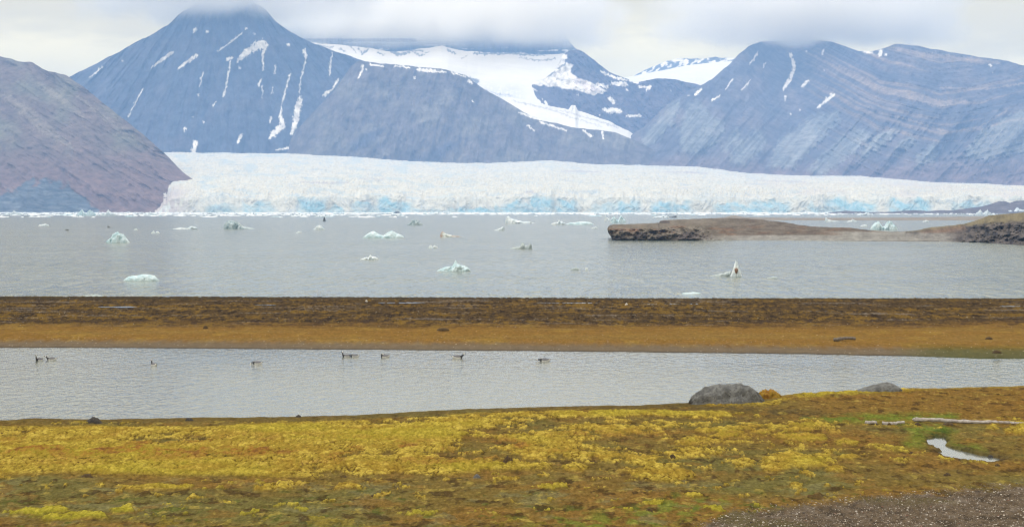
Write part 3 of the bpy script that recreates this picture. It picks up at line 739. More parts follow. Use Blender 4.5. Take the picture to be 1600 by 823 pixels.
# ------------------------------------------------------------------ foreground tundra
edge_pts = [(-400, 664), (-100, 657), (0, 656), (60, 653), (140, 655), (200, 654), (300, 652), (430, 651), (560, 648), (640, 643), (720, 639), (790, 637), (860, 635), (950, 633), (1000, 633), (1060, 629), (1130, 629), (1200, 622),
            (1235, 615.5), (1300, 612), (1345, 608.5), (1400, 606.5), (1470, 606), (1540, 604), (1600, 602.5), (1750, 600), (2000, 598)]
stream_poly = [(1450, 684), (1462, 682), (1477, 682), (1482, 688), (1478, 693), (1492, 698), (1512, 702), (1532, 707), (1555, 710), (1578, 714.5), (1550, 719.5), (1515, 719), (1495, 716), (1480, 711), (1460, 707), (1452, 705), (1466, 703), (1475, 702), (1462, 696), (1452, 690)]
ZE = 1.12
def ground_base(PX, Y):
    Ye = at_z(PX, pl(PX, edge_pts), ZE)[1]
    dd = Ye - Y                                            # metres this side of the bank edge
    z = ZE + .30 * sm(dd, 0, 30) + .25 * sm(dd, 20, 70)
    z = np.where(dd < 0, ZE + dd * .28, z)
    return np.maximum(z, -.5), dd
def gravel_mask(PX, PY, n):
    top = pl(PX, [(1040, 860), (1090, 822), (1150, 803), (1220, 794), (1300, 785), (1400, 776), (1480, 769), (1600, 757), (2000, 720)])
    return sm(PY - top + 7 * n, -4, 5)
def build_ground():
    px = np.arange(-330, 1930, .95)
    rows = np.concatenate([np.linspace(-5.5, 0, 26)[:-1], [0.0]])
    Ye = at_z(px, pl(px, edge_pts) + 1.1 * fbm(px / 30, px * 0 + 7, 5, 401), ZE)[1]
    Yn = at_z(px, np.full(px.shape, 835.0), 1.6)[1]
    nr = 560; t = np.linspace(0, 1, nr)
    # even rows in the picture's depth: inverse distance
    inv = (1 / Ye)[None] + (1 / Yn - 1 / Ye)[None] * t[:, None]
    Ymain = 1 / inv
    Yfar = Ye[None] + np.linspace(5.5, .22, 24)[:, None]
    Ynear = Yn[None] + (8 - Yn[None]) * (np.linspace(0, 1, 60)[1:, None]) ** 1.1
    Y = np.vstack([Yfar, Ymain, Ynear])
    PX = np.repeat(px[None], Y.shape[0], 0); X = (PX - 800) / F * Y
    zb, dd = ground_base(PX, Y)
    dd = Ye[None] - Y
    zb = ZE + .30 * sm(dd, 0, 30) + .25 * sm(dd, 20, 70); zb = np.where(dd < 0, ZE + dd * .28, zb)
    zb = zb + .10 * sm(PX, 1200, 1500) * sm(dd, 0, 4) * (1 - sm(dd, 8, 20))
    _, PY = project(X, Y, zb)
    n = fbm(X / 5, Y / 7, 5, 411); n2 = fbm(X / .9, Y / 2.0, 5, 412, .6); n3 = fbm(X / 14, Y / 12, 4, 413); nf = fbm(X / .30, Y / .9, 4, 414, .65)
    inb = sm(dd, .0, 1.2)
    # ---- moss regions, in patches that thin out to the right
    bot = pl(PX, [(-300, 748), (0, 746), (120, 742), (300, 746), (430, 748), (600, 752), (680, 748), (760, 738), (900, 735), (1050, 742), (1100, 740), (1250, 735), (1400, 735)])
    top = pl(PX, [(-300, 664), (0, 664), (300, 664), (470, 658), (560, 654), (700, 646), (850, 640), (1000, 637), (1100, 640), (1400, 650)])
    band = sm(PY, top, top + 7) * (1 - sm(PY, bot - 7, bot + 5))
    dens = pl(PX, [(-300, .62), (0, .60), (500, .56), (660, .50), (740, .26), (900, .22), (1080, .16), (1200, .02), (1320, -.06), (1450, -.28), (2000, -.3)])
    patch = n * .70 + n3 * .35 + n2 * .42 + nf * .12
    moss = band * sm(patch + dens, .08, .30)
    # scattered smaller cushions further out
    ex = sm(fbm(X / 1.1, Y / 2.6, 4, 421, .6) + .35 * n, .40, .52) * sm(PY, 655, 665) * (1 - sm(PX, 1330, 1500)) * sm(PY, 840, 790)
    moss = np.maximum(moss, ex * .9)
    for p in [[(10, 799), (60, 795), (90, 790), (105, 794), (100, 801), (60, 806), (10, 805)], [(66, 808), (110, 800), (160, 802), (165, 809), (100, 813), (60, 812)], [(175, 760), (230, 757), (300, 760), (300, 767), (200, 768)],
              [(392, 760), (430, 756), (480, 753), (480, 760), (420, 768), (395, 768)], [(170, 797), (205, 790), (205, 800), (175, 803)],
              [(1212, 684), (1235, 677), (1290, 680), (1293, 688), (1250, 691)], [(1145, 722), (1165, 716), (1180, 722), (1178, 731), (1150, 733)], [(1188, 727), (1205, 723), (1225, 725), (1240, 732), (1215, 740), (1195, 737)],
              [(1288, 735), (1300, 728), (1320, 730), (1322, 738), (1295, 740)], [(1310, 714), (1330, 710), (1345, 714), (1335, 720), (1312, 719)], [(1303, 690), (1320, 684), (1342, 690), (1340, 696), (1310, 696)],
              [(1060, 690), (1080, 687), (1100, 693), (1085, 697), (1060, 695)], [(983, 737), (1020, 729), (1080, 735), (1088, 745), (1050, 756), (1000, 750), (985, 745)], [(876, 729), (900, 724), (920, 730), (910, 738), (880, 736)],
              [(1542, 668), (1560, 665), (1562, 672), (1545, 674)], [(1568, 672), (1590, 666), (1620, 668), (1620, 680), (1575, 680)], [(1092, 631), (1130, 628.5), (1190, 630), (1215, 626), (1240, 622), (1215, 634), (1110, 636)],
              [(1240, 618), (1300, 613), (1420, 608), (1440, 611), (1300, 620), (1250, 624)], [(530, 755), (560, 757), (565, 764), (520, 766)]]:
        moss = np.maximum(moss, poly_in(PX + 7 * n2, PY + 2.5 * n2, p, 2.0) * sm(n2 + .9, .2, .5))
    moss = moss * inb
    rust = sm(n2 + .7 * nf, -.45, .25) * np.clip(sm(n3 * .6 + fbm(X / 2.4, Y / 4.5, 4, 431) * .9, -.12, .25) * np.exp(-((PY - pl(PX, [(-300, 700), (300, 702), (600, 705), (700, 712), (900, 690), (1100, 680)])) / 17) ** 2) * (1 - sm(PX, 700, 1000) * .6), 0, 1)
    # ---- heights
    hum = billow(X / .42 + .25 * n2, Y / 1.15, 5, 441, .6); hum2 = billow(X / .38, Y / .5, 2, 442)
    Z = zb + inb * (.07 * n + .035 * n2) + moss * (.02 + .13 * hum + .04 * hum2 + .05 * fbm(X / .9, Y / 1.8, 3, 445)) * 1.0
    low = sm(dd, .1, 2) * (1 - moss)
    tus = sm(fbm(X / .9, Y / 1.2, 3, 444), .30, .55)
    Z = Z + low * (.06 * billow(X / .6, Y / .8, 3, 443) + .06 * tus)
    # stream bed
    stm = poly_in(PX + 1.5 * n2, PY + .8 * n2, stream_poly, 2.2)
    ssd = poly_in(PX, PY, stream_poly, 9)
    Z = Z - .24 * sm(stm, .2, .75) - .06 * ssd
    Z = Z * (1 - stm * .0)
    # ---- colours
    C = colbase(X, (.118, .084, .024))
    C = cmix(C, (.148, .082, .021), sm(n3 + .3 * n, -.05, .4) * .75)
    C = cmix(C, (.100, .092, .030), sm(-n3 + .5 * n, .0, .4) * .75)
    rightz = sm(PX, 1150, 1300) * (1 - sm(PY, 655, 675)) 
    C = cmix(C, (.150, .082, .020), rightz * .7)
    C = cmix(C, (.24, .165, .028), (1 - sm(dd, .8, 3.5)) * sm(PX, 1180, 1260) * .8)
    C = cmix(C, (.125, .115, .052), sm(fbm(X / 2.2, Y / 3.2, 5, 451, .6), .08, .42) * sm(PY, 725, 765) * .62)
    C = cmix(C, (.060, .072, .016), sm(fbm(X / 1.4, Y / 2.4, 5, 452, .6), .22, .48) * sm(PY, 745, 790) * .8)
    C = cmix(C, (.150, .085, .022), sm(fbm(X / 2.2, Y / 3.0, 5, 453, .6), .12, .45) * .6)
    C = cmix(C, (.040, .025, .012), sm(fbm(X / 1.0, Y / 2.2, 5, 454, .6), .14, .42) * .75)
    C = cmix(C, (.26, .20, .045), sm(fbm(X / .8, Y / 1.8, 5, 455, .6), .26, .5) * .55)
    eb = (1 - sm(dd, .8, 4.8 + 3 * n)) * (1 - sm(PX, 1120, 1260) * .7)
    C = cmix(C, (.085, .062, .022), eb * .75)
    # dark peaty corner behind the moss on the right
    pe = poly_in(PX + 10 * n, PY + 4 * n, [(930, 636), (1075, 634), (1250, 640), (1330, 648), (1290, 656), (1180, 652), (1060, 655), (960, 648)], 5)
    C = cmix(C, (.052, .042, .020), pe * sm(n2 + .25, 0, .4) * .8)
    # green by the stream and behind the logs
    gr = poly_in(PX + 8 * n, PY + 2 * n2, [(1250, 654), (1330, 648), (1420, 646), (1500, 648), (1500, 655), (1420, 660), (1300, 662)], 4)
    gr = np.maximum(gr, poly_in(PX + 6 * n2, PY + 3 * n2, [(1400, 662), (1480, 664), (1500, 676), (1478, 683), (1500, 690), (1530, 697), (1545, 706), (1500, 700), (1450, 690), (1450, 700), (1400, 704), (1430, 680)], 6))
    gr = np.maximum(gr, .8 * poly_in(PX + 9 * n, PY + 4 * n2, [(1060, 776), (1160, 782), (1120, 800), (1040, 822), (960, 830), (820, 828), (860, 806), (980, 800)], 8) * sm(n2 + .15, 0, .4))
    C = cmix(C, (.085, .125, .018), np.clip(gr, 0, 1) * .75 * sm(n2 + .8, .2, .9))
    dg = poly_in(PX + 2 * n2, PY + n2, [(1456, 675), (1474, 672), (1490, 676), (1482, 684), (1456, 683)], 2.5)
    C = cmix(C, (.022, .045, .010), dg * .8)
    # rim of dark mud on the stream's far bank
    C = cmix(C, (.045, .035, .020), sm(ssd, .12, .5) * .6)
    # darker long streaks and clods
    C = cmix(C, (.060, .035, .014), tus * .3 * (1 - gr))
    MC = colbase(X, (.285, .208, .032))
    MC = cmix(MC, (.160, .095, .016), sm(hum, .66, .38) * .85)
    MC = cmix(MC, (.042, .024, .009), sm(hum + .12 * n, .46, .26) * .9)  # under-layer in the gaps, with crevice shade put into the colour
    MC = cmix(MC, (.245, .155, .024), sm(fbm(X / 2.2, Y / 3, 4, 461), -.1, .35) * .6)
    MC = cmix(MC, (.410, .315, .058), sm(n2 + .6 * nf, .0, .5) * .65 * sm(hum, .3, .6))  # highlights on the hummock tops, put into the colour
    MC = cmix(MC, (.290, .250, .026), sm(n3 + .4 * n, .0, .5) * .45)
    MC = cmix(MC, (.280, .265, .025), sm(PY, 780, 800) * .6)
    MC = cmix(MC, (.215, .095, .022), rust * .9)
    MC = cmix(MC, (.100, .045, .018), rust * sm(n2, .15, .45) * .75)
    C = cmix(C, (.20, .085, .018), rust * .5)
    C = C * (1 - moss[..., None]) + MC * moss[..., None]
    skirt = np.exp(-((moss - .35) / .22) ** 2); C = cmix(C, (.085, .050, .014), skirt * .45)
    nff = fbm(X / .13, Y / .45, 3, 471); C = C * (1 + .34 * nf[..., None] + .16 * n2[..., None] + .30 * nff[..., None])
    grv = gravel_mask(PX, PY, n + n2)
    G = colbase(X, (.088, .066, .044)) * (1 + .45 * nf[..., None])
    G = cmix(G, (.15, .125, .10), sm(n2, .1, .5) * .5)
    G = cmix(G, (.075, .065, .022), sm(n, .05, .4) * .55)
    G = cmix(G, (.030, .024, .018), sm(-n2 - .3 * n, .15, .5) * .6)
    C = C * (1 - grv[..., None]) + G * grv[..., None]
    Z = Z - grv * .02
    C = cmix(C, (.05, .045, .03), np.clip(sm(stm, .45, .8), 0, 1))
    C = np.clip(C, .008, .9)
    # split faces: moss cushions / everything else
    mf = (moss[:-1, :-1] + moss[1:, 1:] + moss[:-1, 1:] + moss[1:, :-1]) / 4 > .5
    g = grid_obj('ground', X, Y, Z, M['ground'], {'col': C}, face_mask=~mf, flip=True); tag(g, kind='structure')
    m_ = grid_obj('moss_cushions', X, Y, Z, M['moss'], {'col': C}, face_mask=mf, flip=True)
    tag(m_, 'yellow and rust coloured moss cushions spread over the near shore of the pond', 'moss', kind='stuff')
    # sampled height lookup for things that stand on it
    def height(x, y):
        p = 800 + F * x / y
        j = int(np.clip(round((p - px[0]) / .95), 0, len(px) - 1)); i = int(np.argmin(np.abs(Y[:, j] - y)))
        return float(Z[i, j])
    return height
gheight = build_ground()
def on_ground(px, py, z0=1.4):
    z = z0
    for _ in range(6):
        x, y, _z = at_z(px, py, z); z = .5 * z + .5 * gheight(float(x), float(y))
    return float(x), float(y), gheight(float(x), float(y))

# stream water
def build_stream():
    pts = [at_z(p, q, 1.30) for p, q in stream_poly]
    x, y, z = on_ground(1500, 709)
    ws = z + .11
    pts = [at_z(p, q, ws) for p, q in [(1440, 676), (1492, 676), (1500, 692), (1590, 706), (1590, 726), (1500, 724), (1440, 712)]]
    V = [tuple(float(k) for k in p) for p in pts]
    me = bpy.data.meshes.new('stream'); me.from_pydata(V, [], [tuple(range(len(V)))]); me.materials.append(M['stream'])
    o = bpy.data.objects.new('stream', me); COL.objects.link(o); tag(o, kind='structure')
build_stream()

# gravel pebbles bottom right
def build_gravel():
    bm = bmesh.new(); bmesh.ops.create_icosphere(bm, subdivisions=1, radius=1.0)
    v0 = np.array([v.co[:] for v in bm.verts]); f0 = np.array([[v.index for v in f.verts] for f in bm.faces]); bm.free()
    Vs, Fs, Cs = [], [], []; k = 0; n = 0
    while n < 15000:
        p = rng.uniform(1040, 1700); q = rng.uniform(752, 850)
        if gravel_mask(np.array([p]), np.array([q]), np.array([rng.normal() * .5]))[0] < rng.uniform(.3, .9): continue
        x, y, _ = at_z(p, q, 1.5); x = float(x); y = float(y); z = gheight(x, y)
        s = min(.008 + rng.exponential(.0085), .055)
        sc = np.array([s * rng.uniform(.8, 1.6), s * rng.uniform(.8, 1.3), s * rng.uniform(.4, .8)])
        a = rng.uniform(0, 6.28); v = v0 * (1 + rng.uniform(-.18, .18, v0.shape)) * sc
        v = np.stack([v[:, 0] * math.cos(a) - v[:, 1] * math.sin(a), v[:, 0] * math.sin(a) + v[:, 1] * math.cos(a), v[:, 2]], 1) + [x, y, z + sc[2] * .4]
        Vs.append(v); Fs.append(f0 + k); k += len(v0); n += 1
        u = rng.uniform(); c = np.array([.115, .090, .066]) * rng.uniform(.4, 1.6) if u < .74 else (np.array([.38, .34, .29]) * rng.uniform(.7, 1.2) if u < .95 else np.array([.13, .07, .045]))
        Cs.append(np.repeat(c[None], len(v0), 0))
    o = make_mesh('gravel', np.vstack(Vs), np.vstack(Fs), attr_mat('pebble', .2, 20, .9), {'col': np.vstack(Cs)}, smooth=False)
    tag(o, 'grey brown gravel and pebbles covering the near right corner', 'gravel', kind='stuff')
build_gravel()

# ------------------------------------------------------------------ rocks
def rock_mat(name, c1, c2, c3, sc=1.0, bump=.08):
    m, nb, p, oc, _ = new_mat(name)
    n_a = nb.noise(oc, 1.6 * sc, 6, .65, .3); n_b = nb.noise(oc, 7 * sc, 5, .7)
    c = nb.mix(nb.ramp(n_a, .35, .65), c1, c2); c = nb.mix(nb.ramp(n_b, .55, .68), c, c3)
    nb.put(c, p.inputs['Base Color']); p.inputs['Roughness'].default_value = .95; p.inputs['Specular IOR Level'].default_value = .15
    nb.put(nb.bump(nb.noise(oc, 5 * sc, 8, .7), bump), p.inputs['Normal'])
    return m
M['boulder'] = rock_mat('boulder_stone', (.13, .13, .125), (.25, .25, .235), (.045, .04, .038), 1.5, .4)
M['dark_rock'] = rock_mat('dark_rock', (.030, .028, .026), (.055, .048, .04), (.10, .085, .07), 2, .08)
M['moss_rock'] = rock_mat('moss_rock', (.28, .13, .018), (.30, .19, .02), (.06, .035, .015), 1.6, .2)
M['pale_stone'] = rock_mat('pale_stone', (.45, .43, .40), (.36, .34, .30), (.25, .23, .2), 3, .03)
M['driftwood'] = rock_mat('driftwood', (.42, .39, .36), (.28, .25, .23), (.10, .085, .075), 3, .05)
M['dark_wood'] = rock_mat('weathered_wood', (.11, .09, .075), (.17, .145, .12), (.04, .03, .025), 3, .05)
M['peat'] = rock_mat('peat', (.045, .030, .018), (.075, .05, .022), (.15, .09, .022), 4, .05)

def rock(name, px0, px1, pyt, pyb, mat, label, cat='rock', group=None, prof=None, seed=1, zsurf=None, dep=.55, sink=.12, rough=.10):
    cxp = (px0 + px1) / 2
    if zsurf is None: x, y, z = on_ground(cxp, pyb)
    else:
        x, y, z = map(float, at_z(cxp, pyb, zsurf))
    wdt = (px1 - px0) / F * y; h = (pyb - pyt) / F * y
    nu, nv = 56, 26
    u = np.linspace(0, 1, nu)[None]; v = np.linspace(0, 1, nv)[:, None]
    pr = pl(u[0], prof) if prof else np.sin(np.pi * u[0]) ** .55
    pr = pr[None]
    sp = np.sin(np.pi * u) ** .5
    ang = v * np.pi                                           # front (0) over the top to the back (pi)
    zc = np.sin(ang) ** .7 * pr * (h + sink) - sink + 0 * u
    yc = -np.cos(ang) * wdt * dep * .5 * sp
    xc = (u - .5) * wdt + 0 * v
    nz = fbm(u * 5 + seed, v * 4 + seed * 3, 5, seed); nz2 = ridged(u * 9 + seed, v * 6, 3, seed + 5)
    k = 1 + rough * 1.6 * nz + rough * .5 * nz2
    env = np.sin(np.pi * np.clip(u, .02, .98)) ** .3
    Xr = xc * (1 + (k - 1) * .35); Yr = yc * k; Zr = np.where(zc > 0, zc * (1 + (k - 1) * 1.1 * env), zc)
    V = np.stack([Xr, Yr, Zr], -1).reshape(-1, 3)
    o = make_mesh(name, V, grid_faces(nv, nu), mat, smooth=True)
    o.location = (x, y + wdt * dep * .5, z)
    tag(o, label, cat, group); return o

rock('boulder', 1081, 1198, 604.5, 630.5, M['boulder'], 'large grey rounded boulder on the pond bank right of centre', 'boulder',
     prof=[(0, .05), (.04, .38), (.10, .6), (.2, .88), (.3, 1.0), (.5, .97), (.68, .98), (.78, .90), (.87, .62), (.94, .42), (.98, .25), (1, .03)], seed=3, dep=.6, rough=.15)
rock('boulder', 1183, 1224, 610.5, 622, M['moss_rock'], 'small boulder overgrown with orange moss behind the large grey boulder', 'boulder', prof=[(0, .2), (.12, .75), (.3, 1), (.55, .95), (.75, .8), (.92, .45), (1, .1)], seed=6, dep=.7, rough=.3)
rock('boulder', 1338, 1416, 600.8, 612, M['boulder'], 'low grey boulder half hidden behind the bank at the right', 'boulder',
     prof=[(0, .0), (.15, .35), (.35, .72), (.55, .95), (.7, 1.0), (.82, .85), (.92, .5), (1, 0)], seed=9, dep=.6)
rock('rock', 128, 161, 652.5, 660.5, M['dark_rock'], 'dark flat rock at the pond edge far left', 'rock', prof=[(0, .1), (.2, .6), (.45, 1), (.7, .9), (.85, .4), (1, .1)], seed=12)
rock('rock', 287, 303, 652, 657, M['dark_rock'], 'small dark clod on the pond bank, the next one right of the flat dark rock', 'rock', seed=15)
rock('rock', 460, 472, 647.5, 651, M['dark_rock'], 'tiny dark stone on the pond bank below the upright necked goose pair', 'rock', seed=16)
rock('peat_clod', 784, 803, 713.5, 722, M['peat'], 'dark peat clod standing in the olive gap amid the moss', 'peat clod', prof=[(0, .1), (.2, .5), (.45, 1), (.7, .7), (.8, .8), (1, .1)], seed=18)
rock('peat_clod', 1045, 1057, 710.5, 716, M['peat'], 'small dark peat clod at the right end of the moss field', 'peat clod', seed=19)
rock('stone', 738, 752, 741, 747, M['boulder'], 'small grey stone lying below the moss in the middle', 'stone', seed=20)
rock('peat_clod', 574, 592, 772.5, 776, M['peat'], 'flat dark clod on the olive ground below the middle moss', 'peat clod', seed=22)
rock('peat_clod', 1007, 1022, 794.5, 799, M['peat'], 'dark clod near the bottom edge right of centre', 'peat clod', seed=24)
rock('peat_clod', 1473, 1489, 738.5, 743, M['peat'], 'round dark hummock below the silver stream', 'peat clod', seed=25)
rock('peat_clod', 1553, 1566, 724.5, 728, M['peat'], 'flat dark clod just below the right end of the stream', 'peat clod', seed=26)
rock('peat_clod', 1420, 1429, 705.3, 709, M['peat'], 'small brown tussock left of the stream', 'peat clod', seed=27)
rock('peat_clod', 124, 146, 741, 746, M['peat'], 'dark clod at the lower edge of the moss on the left', 'peat clod', seed=28)
rock('peat_clod', 535, 544, 741, 744, M['peat'], 'little dark clod at the lower edge of the moss left of centre', 'peat clod', seed=29)
for i, (a, b_, c_, d_, ms, lb) in enumerate([(1476, 1483, 706.5, 710, 'dark_rock', 'dark stone in the middle of the stream'), (1541, 1556, 712, 717.5, 'dark_rock', 'dark stones heap at the right end of the stream'),
                                            (1521, 1526, 711, 713.5, 'dark_rock', 'tiny dark stone in the stream right of its bend')]):
    rock('stone', a, b_, c_, d_, M[ms], lb, 'stone', seed=30 + i)
for a_, b_, lb in [(1428, 1441, 'dark mossy clod leaning against the left end of the long driftwood log'), (1472, 1494, 'low dark mossy clod in front of the middle of the long driftwood log'), (1386, 1394, 'dark clod beside the short grey driftwood log')]:
    rock('peat_clod', a_, b_, 660.3, 664.5, M['peat'], lb, 'peat clod', seed=int(a_))
# stones and debris on the strip
rock('peat_clod', 317, 325, 508.5, 511.5, M['peat'], 'dark clod on the orange flat beyond the pond, left of centre', 'peat clod', seed=43, zsurf=1.4)
rock('peat_clod', 682, 702, 512.3, 514.5, M['peat'], 'wide dark clod on the orange flat beyond the pond, in the middle', 'peat clod', seed=44, zsurf=1.4)
rock('stone', 570, 575, 468.5, 471.5, M['pale_stone'], 'white stone near the fjord edge of the strip, left of centre', 'stone', seed=45, zsurf=1.45)
rock('stone', 976, 982, 473.5, 476.5, M['pale_stone'], 'white stone near the fjord edge of the strip, right of centre', 'stone', seed=46, zsurf=1.45)
rock('peat_clod', 1551, 1566, 547, 549.5, M['peat'], 'dark clod on the far pond shore at the right', 'peat clod', seed=47, zsurf=1.25)
rock('peat_clod', 1540, 1552, 526.3, 528, M['peat'], 'flat dark clod on the orange flat right of the driftwood', 'peat clod', seed=48, zsurf=1.35)

# ------------------------------------------------------------------ driftwood
def log(px0, py0, px1, py1, rad, mat, label, zs=None, seed=1, lift=.5, stub=False):
    if zs is None:
        a = np.array(on_ground(px0, py0)); c = np.array(on_ground(px1, py1))
    else:
        a = np.array([float(k) for k in at_z(px0, py0, zs)]); c = np.array([float(k) for k in at_z(px1, py1, zs)])
    a[2] += rad * lift; c[2] += rad * lift
    n = 40; m = 14; t = np.linspace(0, 1, n)[:, None]; P = a + (c - a) * t
    P[:, 2] += rad * .35 * np.sin(t[:, 0] * 5 + seed); dr = (c - a) / np.linalg.norm(c - a); side = np.cross(dr, [0, 0, 1]); side /= np.linalg.norm(side); up = np.cross(side, dr)
    an = np.linspace(0, 2 * np.pi, m, endpoint=False)[None]
    rr = rad * (1 - .3 * t) * (1 + .45 * fbm(t * 14 + seed, np.sin(an) * 1.2, 4, seed + 50)) * np.clip(np.minimum(t, 1 - t) * 40 + .25, 0, 1)
    V = P[:, None] + rr[..., None] * (np.cos(an)[..., None] * side + np.sin(an)[..., None] * up)
    f = []
    for i in range(n - 1):
        for j in range(m): f.append((i * m + j, i * m + (j + 1) % m, (i + 1) * m + (j + 1) % m, (i + 1) * m + j))
    V = V.reshape(-1, 3); base = len(V)
    V = np.vstack([V, P[:1], P[-1:]])
    for j in range(m):
        f.append((j, (j + 1) % m, base, base)); 
    for j in range(m): f.append(((n - 1) * m + j, (n - 1) * m + (j + 1) % m, base + 1, base + 1))
    me = bpy.data.meshes.new('driftwood_log'); me.from_pydata([tuple(v) for v in V - a], [], [tuple(dict.fromkeys(q)) for q in f])
    for p in me.polygons: p.use_smooth = True
    me.materials.append(mat); o = bpy.data.objects.new('driftwood_log', me); COL.objects.link(o); o.location = a
    tag(o, label, 'driftwood'); 
    if stub:
        q = a + (c - a) * .97
        me2 = bpy.data.meshes.new('branch_stub'); Vb = []
        for i in range(6):
            tt = i / 5
            for j in range(8):
                an2 = j / 8 * 2 * math.pi; r2 = rad * .45 * (1 - .6 * tt)
                ctr = (c - a) * .9 + (c - a) / np.linalg.norm(c - a) * tt * rad * 5 + np.array([0, -rad * 2.4 * tt, -rad * .4 * tt])
                Vb.append(tuple(ctr + r2 * (math.cos(an2) * side + math.sin(an2) * up)))
        fb = [(i * 8 + j, i * 8 + (j + 1) % 8, (i + 1) * 8 + (j + 1) % 8, (i + 1) * 8 + j) for i in range(5) for j in range(8)] + [tuple(range(40, 48))]
        me2.from_pydata(Vb, [], fb); me2.materials.append(mat); ob = bpy.data.objects.new('branch_stub', me2); COL.objects.link(ob); ob.parent = o
    return o
log(1425, 659.5, 1560, 662, .115, M['driftwood'], 'long pale driftwood log lying beyond the stream', seed=1, lift=1.1, stub=True)
log(1559, 662.5, 1640, 664, .075, M['driftwood'], 'thin pale driftwood log at the right edge of the picture', seed=2, lift=1.2)
log(1378, 663.5, 1414, 663.5, .10, M['driftwood'], 'short grey driftwood log just left of the long pale log', seed=3, lift=1.0)
log(1352, 662, 1370, 663.5, .10, M['driftwood'], 'stubby driftwood piece at the left end of the row of logs', seed=4, lift=1.0)
log(1303, 532, 1337, 530.5, .16, M['dark_wood'], 'dark weathered log on the orange flat beyond the pond', zs=1.3, seed=5, lift=.8)

# ------------------------------------------------------------------ ice
def berg_mesh(prof, wdt, h, dep, seed, jag=.12, nu=54, nv=18, sink=.25):
    u = np.linspace(0, 1, nu)[None]; v = np.linspace(0, 1, nv)[:, None]
    pr = pl(u[0], prof)[None] if prof is not None else (np.sin(np.pi * u) ** .7 * (.6 + .5 * np.clip(fbm(u * 3 + seed * 1.7, u * 0 + seed, 3, seed) + .3, 0, 1)))
    sp = np.sin(np.pi * np.clip(u, .01, .99)) ** .45
    ang = v * np.pi
    zc = np.sin(ang) ** .55 * pr * (h + sink) - sink
    yc = -np.cos(ang) * dep * .5 * sp; xc = (u - .5) * wdt + 0 * v
    nz = fbm(u * 7 + seed * 2.1, v * 4 + seed, 4, seed); nr_ = ridged(u * 10 + seed, v * 5, 3, seed + 3)
    k = 1 + jag * 2.2 * nz + jag * nr_
    V = np.stack([xc * (1 + (k - 1) * .1), yc * k, np.where(zc > 0, zc * (1 + (k - 1) * .9), zc)], -1).reshape(-1, 3)
    return V, grid_faces(nv, nu)
def berg(px0, px1, pyt, pyb, mat, label, prof=None, seed=1, name='iceberg', cat='iceberg', group='icebergs adrift on the fjord', jag=.14, dep=.5):
    cx = (px0 + px1) / 2; x, y, _ = map(float, at_z(cx, pyb, 0)); wdt = (px1 - px0) / F * y; h = (pyb - pyt) / F * y
    V, f = berg_mesh(prof, wdt, h, wdt * dep, seed, jag)
    o = make_mesh(name, V, f, M[mat], smooth=False); o.location = (x, y, 0); tag(o, label, cat, group); return o
P_dome = [(0, 0), (.08, .25), (.2, .45), (.3, .8), (.5, 1), (.7, .85), (.85, .45), (1, .05)]
P_two = [(0, .1), (.06, .4), (.2, .85), (.28, 1), (.42, .45), (.5, .4), (.6, .8), (.7, 1), (.82, .7), (.93, .45), (1, .2)]
P_peak = [(0, .05), (.2, .35), (.4, .55), (.5, .55), (.58, 1), (.64, .75), (.8, .6), (.92, .45), (1, .1)]
P_tail = [(0, .45), (.08, .8), (.2, 1), (.35, .95), (.45, .9), (.55, .55), (.62, .3), (.8, .2), (1, .05)]
P_leftpk = [(0, .3), (.05, .95), (.12, 1), (.2, .7), (.4, .45), (.6, .3), (.8, .25), (1, .1)]
P_flat = [(0, .2), (.15, .7), (.4, .8), (.6, 1), (.85, .8), (1, .2)]
P_spire = [(0, .05), (.2, .3), (.35, .7), (.48, 1), (.6, .85), (.75, .5), (.9, .2), (1, .05)]
P_lowl = [(0, .1), (.3, .35), (.6, .6), (.9, 1), (1, .8)]
berg(165, 203, 364, 379, 'ice_cyan', 'domed pale turquoise iceberg on the left of the fjord', P_dome, 2)
berg(193, 249, 428, 438, 'ice_cyan', 'low flat turquoise iceberg nearest the strip on the left', P_flat, 3, jag=.06)
berg(350, 398, 346, 357.5, 'ice_green', 'dark green iceberg with a long white tail', P_tail, 4)
berg(567, 631, 361, 371.5, 'ice_cyan', 'twin humped pale blue iceberg in mid fjord', P_two, 5, jag=.08)
berg(680, 735, 409, 423, 'ice_cyan', 'pale blue iceberg with a small pointed peak, below the twin humped one', P_peak, 6)
berg(795, 831, 379.5, 388.5, 'ice_grey', 'low grey green iceberg carrying a white lump', [(0, .1), (.3, .35), (.5, .5), (.56, 1), (.66, .9), (.7, .5), (.85, .6), (.95, .95), (1, .6)], 7, jag=.05)
berg(688, 724, 362.5, 370, 'ice_dirty', 'dirty brown streaked ice floe right of the twin humped iceberg', P_leftpk, 8)
berg(560, 592, 398, 405.5, 'ice_white', 'small pale ice floe with a jagged top under the twin humped iceberg', P_peak, 9)
sp_ = berg(1140, 1160, 408.5, 431.5, 'ice_white', 'pointed white ice spire with a brown patch at the right', P_spire, 10, dep=.7)
berg(1103, 1146, 423.5, 431, 'ice_grey', 'low grey slab of ice lying against the foot of the ice spire', P_lowl, 11, jag=.1)
berg(1196, 1217, 432, 434.8, 'ice_grey', 'flat grey ice slab awash right of the ice spire', P_flat, 12, jag=.05)
berg(790, 836, 338.5, 349, 'ice_white', 'bright white iceberg with its peak at the left end', P_leftpk, 13)
berg(859, 884, 344, 351, 'ice_white', 'small white iceberg with a central peak before the glacier', P_peak, 14)
berg(884, 928, 346, 351, 'ice_cyan', 'long flat pale blue floe beside the small central peaked iceberg', P_flat, 15, jag=.05)
berg(944, 958, 336, 345, 'ice_white', 'white ice block with upright side left of the headland', P_leftpk, 16)
berg(953, 978, 338, 348, 'ice_cyan', 'pale blue iceberg nearly touching the headland tip', P_two, 17)
